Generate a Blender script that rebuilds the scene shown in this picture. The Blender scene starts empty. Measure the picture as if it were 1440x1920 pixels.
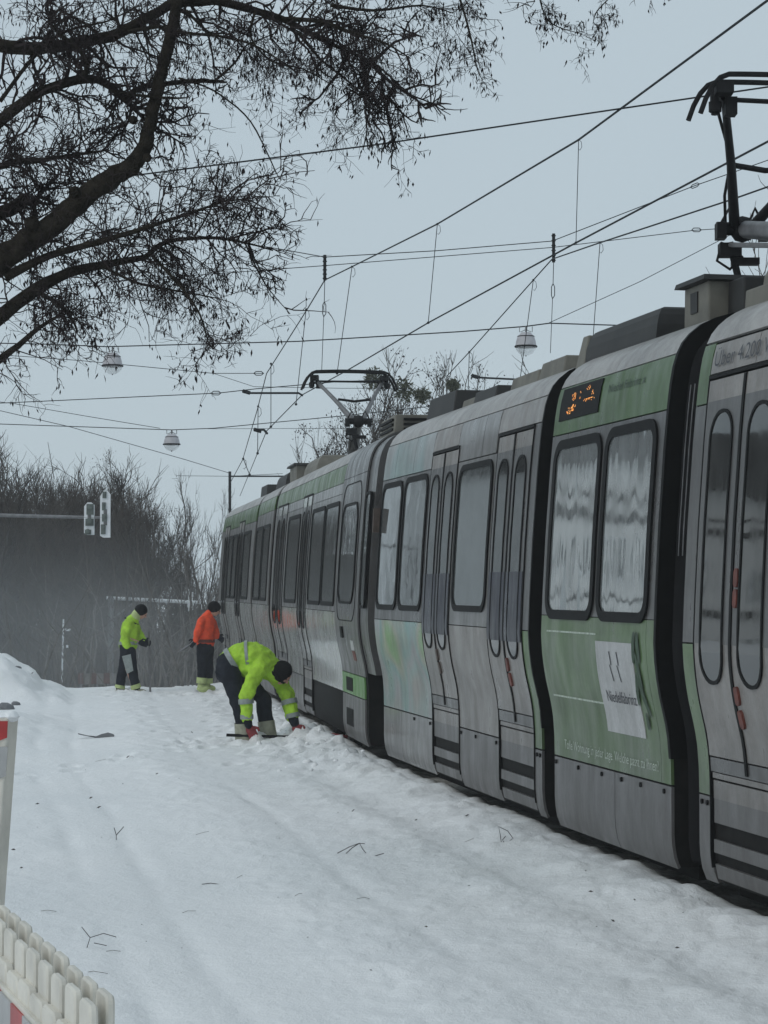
import bpy, bmesh, math, random
import numpy as np
from mathutils import Vector, Matrix, noise as mnoise

# ------------------------------------------------------------------ camera, world, sun, exposure
SC = bpy.context.scene
COL = SC.collection
F = 4100.0                      # focal length in pixels of the 1440x1920 photograph
PIT = math.atan(140 / F)        # camera pitched up by about 2 degrees
EYE = 2.0
cam_d = bpy.data.cameras.new("camera")
cam = bpy.data.objects.new("camera", cam_d)
COL.objects.link(cam)
cam.location = (0, 0, EYE)
cam.rotation_euler = (math.pi / 2 + PIT, 0, 0)
cam_d.sensor_fit = 'VERTICAL'
cam_d.sensor_height = 36.0
cam_d.sensor_width = 27.0
cam_d.lens = 36.0 * F / 1920.0
cam_d.clip_start = 0.1
cam_d.clip_end = 2000
SC.camera = cam
SC.view_settings.view_transform = 'Standard'
SC.view_settings.look = 'None'
SC.view_settings.exposure = 0.27
SC.view_settings.gamma = 1.0
SC.view_settings.use_curve_mapping = False
SC.cycles.volume_bounces = 2

SUN_EL, SUN_AZ = math.radians(38), math.radians(230)
W = bpy.data.worlds.new("World")
SC.world = W
W.use_nodes = True
wn, wl = W.node_tree.nodes, W.node_tree.links
wn.clear()
wo = wn.new('ShaderNodeOutputWorld')
bg = wn.new('ShaderNodeBackground')
bg.inputs['Strength'].default_value = 0.1
sky = wn.new('ShaderNodeTexSky')
sky.sky_type = 'NISHITA'
sky.sun_disc = False
sky.sun_elevation = SUN_EL
sky.sun_rotation = SUN_AZ
sky.dust_density = 3.0
tc = wn.new('ShaderNodeTexCoord')
nz = wn.new('ShaderNodeTexNoise')
nz.inputs['Scale'].default_value = 1.6
nz.inputs['Detail'].default_value = 4
cr = wn.new('ShaderNodeValToRGB')       # overcast cloud deck
cr.color_ramp.elements[0].position = 0.3
cr.color_ramp.elements[0].color = (3.85, 4.62, 5.12, 1)
cr.color_ramp.elements[1].position = 0.7
cr.color_ramp.elements[1].color = (4.15, 4.90, 5.36, 1)
mx = wn.new('ShaderNodeMix')
mx.data_type = 'RGBA'
mx.inputs[0].default_value = 0.93
wl.new(tc.outputs['Generated'], nz.inputs['Vector'])
wl.new(nz.outputs['Fac'], cr.inputs['Fac'])
wl.new(sky.outputs['Color'], mx.inputs[6])
wl.new(cr.outputs['Color'], mx.inputs[7])
wl.new(mx.outputs[2], bg.inputs['Color'])
wl.new(bg.outputs['Background'], wo.inputs['Surface'])

sun_d = bpy.data.lights.new("sun", 'SUN')
sun_d.energy = 0.5
sun_d.angle = math.radians(40)
sun_d.color = (1.0, 0.97, 0.93)
sun = bpy.data.objects.new("sun", sun_d)
COL.objects.link(sun)
sd = Vector((math.sin(SUN_AZ) * math.cos(SUN_EL), math.cos(SUN_AZ) * math.cos(SUN_EL), math.sin(SUN_EL)))
sun.rotation_euler = sd.to_track_quat('Z', 'Y').to_euler()
sun.location = (-20, -20, 40)

R = random.Random(7)
CP, SP = math.cos(PIT), math.sin(PIT)


def P(px, py, d):
    """world point seen at photo pixel (px, py), d metres ahead"""
    rx, ry, rz = (px - 720) / F, 1.0, (960 - py) / F
    y = ry * CP - rz * SP
    z = ry * SP + rz * CP
    k = d / y
    return Vector((rx * k, d, EYE + z * k))


# ------------------------------------------------------------------ materials
def srgb(r, g, b):
    f = lambda v: (v / 255 / 12.92) if v / 255 <= 0.04045 else ((v / 255 + 0.055) / 1.055) ** 2.4
    return (f(r), f(g), f(b))


def new_mat(name):
    m = bpy.data.materials.new(name)
    m.use_nodes = True
    return m, m.node_tree.nodes, m.node_tree.links, m.node_tree.nodes['Principled BSDF']


def pos_noise(N, L, scale, vec=(1, 1, 1), detail=4, rough=0.6):
    g = N.new('ShaderNodeNewGeometry')
    mp = N.new('ShaderNodeMapping')
    mp.inputs['Scale'].default_value = vec
    t = N.new('ShaderNodeTexNoise')
    t.inputs['Scale'].default_value = scale
    t.inputs['Detail'].default_value = detail
    t.inputs['Roughness'].default_value = rough
    L.new(g.outputs['Position'], mp.inputs['Vector'])
    L.new(mp.outputs['Vector'], t.inputs['Vector'])
    return t.outputs['Fac']


def ramp(N, L, fac, a, b, ca=(0, 0, 0), cb=(1, 1, 1)):
    r = N.new('ShaderNodeValToRGB')
    r.color_ramp.elements[0].position = a
    r.color_ramp.elements[1].position = b
    r.color_ramp.elements[0].color = (*ca, 1)
    r.color_ramp.elements[1].color = (*cb, 1)
    L.new(fac, r.inputs['Fac'])
    return r.outputs['Color']


def mixc(N, L, fac, a, b, mode='MIX'):
    m = N.new('ShaderNodeMix')
    m.data_type = 'RGBA'
    m.blend_type = mode
    for s, v in ((0, fac), (6, a), (7, b)):
        if isinstance(v, (int, float)):
            m.inputs[s].default_value = v
        elif isinstance(v, tuple):
            m.inputs[s].default_value = (*v, 1)
        else:
            L.new(v, m.inputs[s])
    return m.outputs[2]


def plain(name, col, rough=0.6, var=0.25, scale=6, metal=0.0, bump=0.0, spec=0.5):
    m, N, L, B = new_mat(name)
    f = pos_noise(N, L, scale)
    dark = tuple(c * (1 - var) for c in col)
    lite = tuple(min(1, c * (1 + var)) for c in col)
    L.new(ramp(N, L, f, 0.3, 0.7, dark, lite), B.inputs['Base Color'])
    B.inputs['Roughness'].default_value = rough
    B.inputs['Metallic'].default_value = metal
    B.inputs['Specular IOR Level'].default_value = spec
    if bump:
        b = N.new('ShaderNodeBump')
        b.inputs['Strength'].default_value = bump
        b.inputs['Distance'].default_value = 0.02
        L.new(pos_noise(N, L, scale * 4), b.inputs['Height'])
        L.new(b.outputs['Normal'], B.inputs['Normal'])
    return m


def paint(name, col, dirt_shade=(0.11, 0.10, 0.085), amt=0.75, rough=0.33, hmax=1.6, patch=None, wet=0.3, coat=0.15):
    """vehicle paint with vertical dirty runs, blotches and road splash up from the skirt"""
    m, N, L, B = new_mat(name)
    base = col
    if patch:
        f0 = pos_noise(N, L, 1.1, (1, 1, 1), 1, 0.4)
        r = N.new('ShaderNodeValToRGB')
        r.color_ramp.elements[0].position = 0.3
        r.color_ramp.elements[0].color = (*patch[0], 1)
        r.color_ramp.elements[1].position = 0.7
        r.color_ramp.elements[1].color = (*patch[-1], 1)
        for i, c in enumerate(patch[1:-1]):
            e = r.color_ramp.elements.new(0.3 + 0.4 * (i + 1) / (len(patch) - 1))
            e.color = (*c, 1)
        L.new(f0, r.inputs['Fac'])
        base = r.outputs['Color']
    streak = ramp(N, L, pos_noise(N, L, 9, (1.6, 1.0, 0.16), 5, 0.65), 0.36, 0.74)
    blot = ramp(N, L, pos_noise(N, L, 1.7, (1, 1, 1), 7, 0.75), 0.40, 0.62)
    g = N.new('ShaderNodeNewGeometry')
    sx = N.new('ShaderNodeSeparateXYZ')
    L.new(g.outputs['Position'], sx.inputs[0])
    mr = N.new('ShaderNodeMapRange')           # splash zone
    mr.inputs['From Min'].default_value = 0.2
    mr.inputs['From Max'].default_value = hmax
    mr.inputs['To Min'].default_value = 0.55
    mr.inputs['To Max'].default_value = 0.0
    L.new(sx.outputs['Z'], mr.inputs['Value'])
    c1 = mixc(N, L, amt, mixc(N, L, streak, base, mixc(N, L, 0.55, base, dirt_shade)), mixc(N, L, blot, base, mixc(N, L, 0.5, base, dirt_shade)))
    c2 = mixc(N, L, mr.outputs['Result'], c1, dirt_shade)
    fine = ramp(N, L, pos_noise(N, L, 60, (1, 1, 0.5), 3), 0.2, 0.8, (0.82, 0.82, 0.82), (1.12, 1.12, 1.12))
    c3 = mixc(N, L, 1.0, c2, fine, 'MULTIPLY')
    L.new(c3, B.inputs['Base Color'])
    rr = ramp(N, L, pos_noise(N, L, 5, (1.4, 1, 0.3), 4), 0.3, 0.75, (rough - .1,) * 3, (rough + wet,) * 3)
    L.new(rr, B.inputs['Roughness'])
    B.inputs['Coat Weight'].default_value = coat
    B.inputs['Coat Roughness'].default_value = 0.10
    b = N.new('ShaderNodeBump')
    b.inputs['Strength'].default_value = 0.12
    b.inputs['Distance'].default_value = 0.03
    L.new(pos_noise(N, L, 2.6, (1, 1, 0.6), 3), b.inputs['Height'])
    L.new(b.outputs['Normal'], B.inputs['Normal'])
    return m


def glass_mat(name, tint, wav=0.35, ior=2.1, metal=0.0):
    m, N, L, B = new_mat(name)
    B.inputs['Metallic'].default_value = metal
    f = pos_noise(N, L, 3, (1, 1, 1), 6, 0.65)
    L.new(ramp(N, L, f, 0.3, 0.75, tuple(c * (.8 if metal else .5) for c in tint), tuple(c * (1.2 if metal else 1.7) for c in tint)), B.inputs['Base Color'])
    rr = ramp(N, L, pos_noise(N, L, 7, (1, 1, .5), 5), 0.35, 0.8, (.02,) * 3, (.15,) * 3)
    L.new(rr, B.inputs['Roughness'])
    B.inputs['IOR'].default_value = ior
    b = N.new('ShaderNodeBump')
    b.inputs['Strength'].default_value = wav
    b.inputs['Distance'].default_value = 0.02
    f2 = pos_noise(N, L, *((3.2, (1.5, 1.5, 1.0), 1.0, 0.4) if wav > .3 else (2.2, (1.0, 1.0, 1.4), 1.5, 0.45)))
    if wav > .25:
        g2 = N.new('ShaderNodeNewGeometry')
        sz = N.new('ShaderNodeSeparateXYZ')
        L.new(g2.outputs['Position'], sz.inputs[0])
        f2 = pos_noise(N, L, 2.9, (1.6, 1.6, 0.30), 1.5, 0.5)
        a_ = N.new('ShaderNodeMath')
        a_.operation = 'SUBTRACT'
        a_.inputs[1].default_value = 2.45
        L.new(sz.outputs['Z'], a_.inputs[0])
        c_ = N.new('ShaderNodeMath')
        c_.operation = 'MULTIPLY'
        L.new(a_.outputs[0], c_.inputs[0])
        L.new(f2, c_.inputs[1])
        f2 = c_.outputs[0]
        b.inputs['Strength'].default_value = 1.0
        b.inputs['Distance'].default_value = 0.030
    L.new(f2, b.inputs['Height'])
    L.new(b.outputs['Normal'], B.inputs['Normal'])
    return m


M = {}
M['silver'] = paint('dirty_silver_paint', (0.23, 0.213, 0.20), dirt_shade=(.055,.049,.043), amt=.95)
M['silver_cool'] = paint('dirty_cool_silver_paint', (0.165, 0.160, 0.156), dirt_shade=(.05,.046,.042), amt=.95, coat=.4)
M['band'] = paint('grey_window_band_paint', (0.088, 0.086, 0.086), rough=0.3, dirt_shade=(.05,.046,.042))
M['skirt'] = paint('grey_skirt_paint', (0.135, 0.133, 0.137), rough=0.42, dirt_shade=(.07,.064,.058))
M['green'] = paint('dirty_green_paint', (0.046, 0.105, 0.018), dirt_shade=(.030,.040,.022))
M['green_pale'] = paint('worn_pale_green_paint', (0.092, 0.158, 0.056), dirt_shade=(.050,.062,.040), amt=.95)
M['green_bright'] = paint('bright_green_paint', (0.10, 0.34, 0.05), amt=0.3)
M['teal'] = paint('pale_teal_paint', (0.24, 0.31, 0.29), patch=[(0.28, 0.30, 0.22), (0.22, 0.31, 0.30), (0.20, 0.27, 0.27), (0.25, 0.26, 0.26)])
M['patchwork'] = paint('faded_patchwork_print', (0.3, 0.3, 0.3), patch=[(0.16, 0.30, 0.12), (0.30, 0.31, 0.24), (0.16, 0.30, 0.28), (0.30, 0.30, 0.31), (0.22, 0.33, 0.31), (0.28, 0.26, 0.24)])
M['lowwhite'] = paint('dirty_white_paint', (0.42, 0.43, 0.41), patch=[(0.30, 0.33, 0.27), (0.45, 0.46, 0.44), (0.38, 0.38, 0.36)], rough=0.2, coat=.7)
M['navy'] = paint('dark_navy_paint', (0.018, 0.019, 0.034), rough=0.3, dirt_shade=(.022,.020,.020), coat=0)
M['roof'] = paint('streaked_roof_paint', (0.36, 0.35, 0.34), dirt_shade=(0.06, 0.058, 0.055), amt=0.85, rough=0.5, hmax=0.3)
M['rubber'] = plain('black_rubber', (0.006, 0.006, 0.006), 0.6, 0.3, spec=.12)
M['dark'] = plain('dark_underframe', (0.008, 0.0075, 0.007), 0.8, 0.5, 9, spec=.2)
M['bellows'] = plain('dark_bellows_fabric', (0.011, 0.011, 0.012), 0.75, 0.35, 5, spec=.12)
M['glass'] = glass_mat('dark_tram_glass', (0.13, 0.14, 0.14), 0.16, 2.2, .38)
M['glass_wavy'] = glass_mat('wavy_tram_glass', (0.33, 0.35, 0.35), 0.30, 2.2, .5)
M['glass_dim'] = glass_mat('dim_tram_glass', (0.022, 0.023, 0.022), 0.10, 1.75)
M['roofbox'] = plain('grey_roof_box', (0.13, 0.122, 0.10), 0.6, 0.35, 3)
M['roofdark'] = plain('black_roof_box', (0.012, 0.011, 0.010), 0.6, 0.5, 4)
M['steel'] = plain('black_steel', (0.009, 0.009, 0.010), 0.6, 0.4, 12, spec=.15)
M['galv'] = plain('dull_galvanised_steel', (0.17, 0.17, 0.175), 0.45, 0.3, 8, metal=0.3)
M['wire'] = plain('weathered_wire', (0.010, 0.013, 0.016), 0.6, 0.3, 10, spec=.15)
M['rustred'] = plain('rusty_red', (0.12, 0.030, 0.02), 0.6, 0.4, 14)
M['brownbox'] = plain('brown_box', (0.07, 0.05, 0.04), 0.6, 0.4, 14)
M['poster'] = paint('white_poster_print', (0.46, 0.46, 0.46), amt=0.4, hmax=0.9)
M['ink'] = plain('dark_ink', (0.045, 0.047, 0.055), 0.6, 0.3, 20)
M['ink_pale'] = plain('pale_ink', (0.40, 0.45, 0.38), 0.6, 0.45, 30)
M['ink_green'] = plain('dark_green_ink', (0.03, 0.06, 0.03), 0.6, 0.3, 20)
M['bark'] = plain('dark_bark', (0.026, 0.022, 0.017), 0.9, 0.6, 14, bump=1.0, spec=.08)
M['twig'] = plain('dark_twig', (0.028, 0.022, 0.022), 0.85, 0.4, 8, spec=.1)
M['pod'] = plain('dark_seed_pod', (0.018, 0.014, 0.014), 0.8, 0.5, 8, spec=.1)
M['fartwig'] = plain('grey_brown_twig', (0.056, 0.047, 0.041), 0.9, 0.6, .8, spec=.1)
M['farbark'] = plain('grey_bark', (0.05, 0.046, 0.042), 0.9, 0.4, 3)
M['mistletoe'] = plain('mistletoe', (0.06, 0.065, 0.035), 0.85, 0.5, 10)
M['hivis'] = plain('yellow_hi_vis_fabric', (0.36, 0.60, 0.04), 0.8, 0.28, 6, bump=.4)
M['orange'] = plain('orange_hi_vis_fabric', (0.74, 0.075, 0.022), 0.8, 0.28, 6, bump=.4)
M['reflect'] = plain('grey_reflective_band', (0.25, 0.28, 0.27), 0.5, 0.2, 14)
M['limeband'] = plain('pale_lime_band', (0.42, 0.50, 0.22), 0.7, 0.2, 14)
M['beigeband'] = plain('beige_trouser_band', (0.30, 0.30, 0.23), 0.7, 0.25, 14)
M['trouser'] = plain('dark_navy_trousers', (0.016, 0.019, 0.026), 0.9, 0.35, 10, spec=.15)
M['skin'] = plain('skin', (0.45, 0.26, 0.19), 0.6, 0.1, 10)
M['hat'] = plain('black_knit', (0.010, 0.010, 0.011), 0.95, 0.4, 60, bump=0.6, spec=.1)
M['glove'] = plain('red_glove', (0.22, 0.035, 0.04), 0.8, 0.3, 20)
M['boot'] = plain('dark_boot', (0.03, 0.028, 0.025), 0.7, 0.4, 12)
M['eye'] = plain('eye', (0.02, 0.015, 0.01), 0.2, 0.1)
M['cream'] = plain('dirty_cream_plastic', (0.66, 0.63, 0.56), 0.5, 0.16, 5, bump=0.1)
M['redstripe'] = plain('red_reflective_stripe', (0.36, 0.03, 0.03), 0.4, 0.2, 8)
M['greystripe'] = plain('grey_reflective_stripe', (0.36, 0.36, 0.36), 0.4, 0.15, 8)
M['lampshade'] = plain('grey_lamp_housing', (0.42, 0.41, 0.43), 0.5, 0.1, 10)
M['whitepaint'] = plain('snowy_white_board', (0.72, 0.74, 0.76), 0.6, 0.12, 6)
M['fadedred'] = plain('faded_red_board', (0.10, 0.05, 0.045), 0.7, 0.3)
M['fadedgrey'] = plain('dirty_grey_board', (0.16, 0.15, 0.14), 0.7, 0.3)
M['siglamp'] = plain('grey_green_signal_housing', (0.10, 0.12, 0.11), 0.6, 0.3)
M['chunk'] = plain('grey_slab', (0.16, 0.165, 0.175), 0.8, 0.2, 5)
M['debris'] = plain('dark_leaf_litter', (0.05, 0.04, 0.035), 0.85, 0.5, 10)


def clear_glass():
    m, N, L, B = new_mat('frosted_lamp_glass')
    B.inputs['Base Color'].default_value = (0.85, 0.87, 0.88, 1)
    B.inputs['Roughness'].default_value = 0.15
    B.inputs['Alpha'].default_value = 0.35
    B.inputs['Transmission Weight'].default_value = 0.3
    return m


M['lampglass'] = clear_glass()


def led():
    m, N, L, B = new_mat('orange_led')
    B.inputs['Base Color'].default_value = (0.8, 0.3, 0.05, 1)
    B.inputs['Emission Color'].default_value = (1.0, 0.42, 0.10, 1)
    B.inputs['Emission Strength'].default_value = 0.9
    return m


M['led'] = led()


def snow_mat():
    m, N, L, B = new_mat('drifted_snow')
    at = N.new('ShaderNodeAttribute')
    at.attribute_name = 'dirt_shade'
    big = pos_noise(N, L, 0.5, (1, 0.7, 1), 5, 0.6)
    med = pos_noise(N, L, 3.0, (1, 0.8, 1), 6, 0.7)
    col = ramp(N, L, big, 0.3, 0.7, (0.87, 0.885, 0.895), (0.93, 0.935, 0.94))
    grit_shade = mixc(N, L, ramp(N, L, med, 0.35, 0.7), (0.50, 0.49, 0.45), (0.12, 0.115, 0.10))
    # gritty snow plus painted skirt shade, broken up with noise
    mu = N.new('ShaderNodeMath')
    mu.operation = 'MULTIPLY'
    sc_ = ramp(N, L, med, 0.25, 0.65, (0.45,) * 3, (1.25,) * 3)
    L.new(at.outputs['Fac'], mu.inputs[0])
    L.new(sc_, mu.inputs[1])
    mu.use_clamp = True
    c = mixc(N, L, mu.outputs[0], col, grit_shade)
    fl = ramp(N, L, pos_noise(N, L, 14, (1, 1, 1), 3), 0.72, 0.80, (1, 1, 1), (0.86, 0.85, 0.82))
    c = mixc(N, L, 1.0, c, fl, 'MULTIPLY')
    L.new(c, B.inputs['Base Color'])
    B.inputs['Roughness'].default_value = 0.65
    B.inputs['Specular IOR Level'].default_value = 0.25
    b = N.new('ShaderNodeBump')
    b.inputs['Strength'].default_value = 0.75
    b.inputs['Distance'].default_value = 0.03
    ad = N.new('ShaderNodeMath')
    ad.operation = 'MULTIPLY_ADD'
    ad.inputs[1].default_value = 0.25
    L.new(pos_noise(N, L, 45, (1, 0.8, 1), 4, 0.8), ad.inputs[0])
    L.new(pos_noise(N, L, 9, (1, 0.8, 1), 6, 0.7), ad.inputs[2])
    L.new(ad.outputs[0], b.inputs['Height'])
    L.new(b.outputs['Normal'], B.inputs['Normal'])
    return m


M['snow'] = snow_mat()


# ------------------------------------------------------------------ mesh helpers
class MB:
    def __init__(self):
        self.v, self.f = [], []

    def add(self, vs, fs):
        o = len(self.v)
        self.v.extend([tuple(p) for p in vs])
        self.f.extend([tuple(i + o for i in q) for q in fs])

    def box(self, c, sx, sy, sz, rot=None):
        pts = []
        for z in (-.5, .5):
            for x, y in ((-.5, -.5), (.5, -.5), (.5, .5), (-.5, .5)):
                q = Vector((x * sx, y * sy, z * sz))
                if rot is not None:
                    q = rot @ q
                pts.append(q + Vector(c))
        self.add(pts, [(3, 2, 1, 0), (4, 5, 6, 7), (0, 1, 5, 4), (1, 2, 6, 5), (2, 3, 7, 6), (3, 0, 4, 7)])

    def tube(self, pts, rad, n=6, side=None, caps=True):
        """loft of rings; rad: number, list of numbers or list of (a, b) half-widths"""
        pts = [Vector(p) for p in pts]
        m = len(pts)
        if isinstance(rad, (int, float)):
            rad = [rad] * m
        rad = [(r, r) if isinstance(r, (int, float)) else r for r in rad]
        side = Vector(side) if side is not None else Vector((0.123, 0.99, 0.051))
        vs, fs = [], []
        for i in range(m):
            t = (pts[min(i + 1, m - 1)] - pts[max(i - 1, 0)])
            if t.length < 1e-9:
                t = Vector((0, 0, 1))
            t.normalize()
            b = side - t * side.dot(t)
            if b.length < 1e-3:
                b = Vector((1, 0, 0)) - t * t.x
            b.normalize()
            c = t.cross(b)
            for k in range(n):
                a = 2 * math.pi * k / n
                vs.append(pts[i] + b * (math.cos(a) * rad[i][0]) + c * (math.sin(a) * rad[i][1]))
        for i in range(m - 1):
            for k in range(n):
                k2 = (k + 1) % n
                fs.append((i * n + k, i * n + k2, (i + 1) * n + k2, (i + 1) * n + k))
        if caps:
            fs.append(tuple(range(n - 1, -1, -1)))
            fs.append(tuple((m - 1) * n + k for k in range(n)))
        self.add(vs, fs)

    def ball(self, c, r, n=12, rot=None):
        if isinstance(r, (int, float)):
            r = (r, r, r)
        vs, fs = [], []
        h = n // 2
        for i in range(h + 1):
            th = math.pi * i / h
            for k in range(n):
                ph = 2 * math.pi * k / n
                q = Vector((math.sin(th) * math.cos(ph) * r[0], math.sin(th) * math.sin(ph) * r[1], math.cos(th) * r[2]))
                if rot is not None:
                    q = rot @ q
                vs.append(q + Vector(c))
        for i in range(h):
            for k in range(n):
                k2 = (k + 1) % n
                fs.append((i * n + k, (i + 1) * n + k, (i + 1) * n + k2, i * n + k2))
        self.add(vs, fs)

    def lathe(self, c, prof, n=20):
        vs, fs = [], []
        for r, z in prof:
            for k in range(n):
                a = 2 * math.pi * k / n
                vs.append((c[0] + r * math.cos(a), c[1] + r * math.sin(a), c[2] + z))
        for i in range(len(prof) - 1):
            for k in range(n):
                k2 = (k + 1) % n
                fs.append((i * n + k, i * n + k2, (i + 1) * n + k2, (i + 1) * n + k))
        self.add(vs, fs)

    def build(self, name, mat, parent=None, smooth=False):
        me = bpy.data.meshes.new(name)
        o = bpy.data.objects.new(name, me)
        COL.objects.link(o)
        off = Vector((0, 0, 0))
        if parent is not None:
            o.parent = parent
            q = parent
            while q is not None:
                off += q.location
                q = q.parent
        if off.length > 0:
            a = np.array(self.v, dtype=float) - np.array(off)
            self.v = [tuple(r) for r in a]
        me.from_pydata(self.v, [], self.f)
        me.materials.append(mat)
        if smooth:
            me.shade_smooth()
            try:
                me.set_sharp_from_angle(angle=math.radians(50))
            except Exception:
                pass
        return o


def thing(name, label, cat, loc, group=None):
    o = bpy.data.objects.new(name, None)
    COL.objects.link(o)
    o.empty_display_size = 0.1
    o.location = loc
    return tag(o, label, cat, group)


def tag(o, label, cat, group=None):
    o['label'] = label
    o['category'] = cat
    if group:
        o['group'] = group
    return o


def kind(o, k, label=None):
    o['kind'] = k
    if label:
        o['label'] = label
    return o


# ------------------------------------------------------------------ tram geometry
PROF = [(.20, .15), (.23, .132), (.30, .115), (.39, .105), (.73, .105), (.90, .102), (1.03, .092), (1.12, .078), (1.2, .06), (1.3, .037), (1.4, .02), (1.52, .006), (1.64, 0), (1.9, .01),
        (2.37, .036), (2.89, .075), (3.15, .10), (3.30, .118), (3.42, .14), (3.50, .165), (3.57, .20), (3.63, .25), (3.69, .325), (3.735, .42), (3.77, .54), (3.795, .72), (3.81, .95), (3.82, 1.325)]
PH = np.array([p[0] for p in PROF])
PI_ = np.array([p[1] for p in PROF])
PS = np.concatenate([[0], np.cumsum(np.hypot(np.diff(PH), np.diff(PI_)))])


def S(h):
    return float(np.interp(h, PH, PS))


SMAX = float(PS[-1])


class Mod:
    def __init__(self, p0, p1):
        self.p0 = np.array(p0, float)
        self.p1 = np.array(p1, float)
        self.L = float(np.linalg.norm(self.p1 - self.p0))
        self.u = (self.p1 - self.p0) / self.L
        n = np.array([-self.u[1], self.u[0]])
        self.n = n if n[0] > 0 else -n

    def pt(self, a, s, off=0.0):
        s = max(0.0, min(s, SMAX))
        h = float(np.interp(s, PS, PH))
        i = float(np.interp(s, PS, PI_))
        e = 0.03
        h2, i2 = float(np.interp(s + e, PS, PH)), float(np.interp(s + e, PS, PI_))
        h1, i1 = float(np.interp(s - e, PS, PH)), float(np.interp(s - e, PS, PI_))
        dh, di = h2 - h1, i2 - i1
        l = math.hypot(dh, di) or 1
        no, nz_ = dh / l, di / l           # outward, upward components
        ins = i - off * no
        z = h + off * nz_
        q = self.p0 + self.u * a + self.n * ins
        return (q[0], q[1], z)

    def loc(self, a, ins, z):
        q = self.p0 + self.u * a + self.n * ins
        return Vector((q[0], q[1], z))

    def patch(self, mb, a0, a1, h0, h1, off=0.0, thick=0.02, r=0.0, top_s=None, skew=None):
        s0, s1 = S(h0), (top_s if top_s is not None else S(h1))
        rows = list(np.linspace(s0, s1, max(2, int((s1 - s0) / 0.07) + 1)))
        if r > 0:
            k = [r * (1 - math.cos(math.pi / 2 * i / 6)) for i in range(7)]
            rows = sorted(set([round(x, 4) for x in rows if s0 + r < x < s1 - r] + [round(s0 + q, 4) for q in k] + [round(s1 - q, 4) for q in k]))
        vs, fs = [], []
        n = len(rows)
        for s in rows:
            e = 0.0
            if r > 0:
                dd = min(s - s0, s1 - s)
                if dd < r:
                    e = r - math.sqrt(max(0, r * r - (r - dd) ** 2))
            sk = 0 if skew is None else skew * (s - s0)
            for aa, oo in ((a0 + e + sk, off), (a1 - e + sk, off), (a1 - e + sk, off - thick), (a0 + e + sk, off - thick)):
                vs.append(self.pt(aa, s, oo))
        for i in range(n - 1):
            b, c = 4 * i, 4 * (i + 1)
            for k in range(4):
                k2 = (k + 1) % 4
                fs.append((b + k, b + k2, c + k2, c + k))
        fs.append((3, 2, 1, 0))
        fs.append((4 * (n - 1), 4 * (n - 1) + 1, 4 * (n - 1) + 2, 4 * (n - 1) + 3))
        mb.add(vs, fs)

    def ring(self, mb, a0, a1, h0, h1, r, w, off, thick):
        s0, s1 = S(h0), S(h1)

        def per(x0, x1, y0, y1, rr):
            pts = []
            for cx, cy, st in ((x1 - rr, y0 + rr, -90), (x1 - rr, y1 - rr, 0), (x0 + rr, y1 - rr, 90), (x0 + rr, y0 + rr, 180)):
                for k in range(7):
                    an = math.radians(st + 15 * k)
                    pts.append((cx + rr * math.cos(an), cy + rr * math.sin(an)))
                # subdivide following straight side
                nxt = {-90: (x1, y0 + rr, x1, y1 - rr), 0: (x1 - rr, y1, x0 + rr, y1), 90: (x0, y1 - rr, x0, y0 + rr), 180: (x0 + rr, y0, x1 - rr, y0)}[st]
                for k in range(1, 8):
                    t = k / 8
                    pts.append((nxt[0] * (1 - t) + nxt[2] * t, nxt[1] * (1 - t) + nxt[3] * t))
            return pts
        po = per(a0, a1, s0, s1, r)
        pi = per(a0 + w, a1 - w, s0 + w, s1 - w, max(0.01, r - w))
        n = len(po)
        vs = [self.pt(*p, off) for p in po] + [self.pt(*p, off) for p in pi] + [self.pt(*p, off - thick) for p in po] + [self.pt(*p, off - thick) for p in pi]
        fs = []
        for k in range(n):
            k2 = (k + 1) % n
            fs += [(k, k2, n + k2, n + k), (2 * n + k, 2 * n + k2, k2, k), (n + k, n + k2, 3 * n + k2, 3 * n + k)]
        mb.add(vs, fs)

    def shell(self, mb, a0, a1, d=0.022, bottom=0.2, ribs=0, h0=None):
        """closed body loop, inset by d; optional accordion ribs"""
        loop = []
        ss = [x for x in PS if h0 is None or x >= S(h0)]
        for s in ss:
            loop.append(('l', s))
        for s in reversed(ss[:-1]):
            loop.append(('r', s))
        rings = []
        if ribs:
            seq = []
            for k in range(ribs * 2 + 1):
                seq.append((a0 + (a1 - a0) * k / (ribs * 2), d + (0.0 if k % 2 == 0 else 0.06)))
        else:
            seq = [(a0, d), (a1, d)]
        for a, dd in seq:
            rg = []
            for sd_, s in loop:
                p = self.pt(a, s, -dd)
                if sd_ == 'r':
                    q = np.array(p[:2]) - (self.p0 + self.u * a)
                    ins = float(q @ self.n)
                    p = self.loc(a, 2.65 - ins, p[2])
                rg.append(tuple(p))
            rings.append(rg)
        n = len(loop)
        vs = [p for rg in rings for p in rg]
        fs = []
        for i in range(len(rings) - 1):
            for k in range(n):
                k2 = (k + 1) % n
                fs.append((i * n + k, i * n + k2, (i + 1) * n + k2, (i + 1) * n + k))
        fs.append(tuple(range(n)))
        fs.append(tuple((len(rings) - 1) * n + k for k in reversed(range(n))))
        mb.add(vs, fs)


MM = {'M0': Mod((1.84, 13.5), (3.445, 6.0)), 'M1': Mod((1.187, 16.55), (1.73, 13.98)), 'M2': Mod((-.103, 23.4), (1.127, 17.05)),
      'M3': Mod((-1.85, 35.5), (-.30, 24.5)), 'M4': Mod((-2.38, 39.4), (-1.92, 36.0)), 'M5': Mod((-3.64, 48.0), (-2.44, 39.9))}

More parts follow.
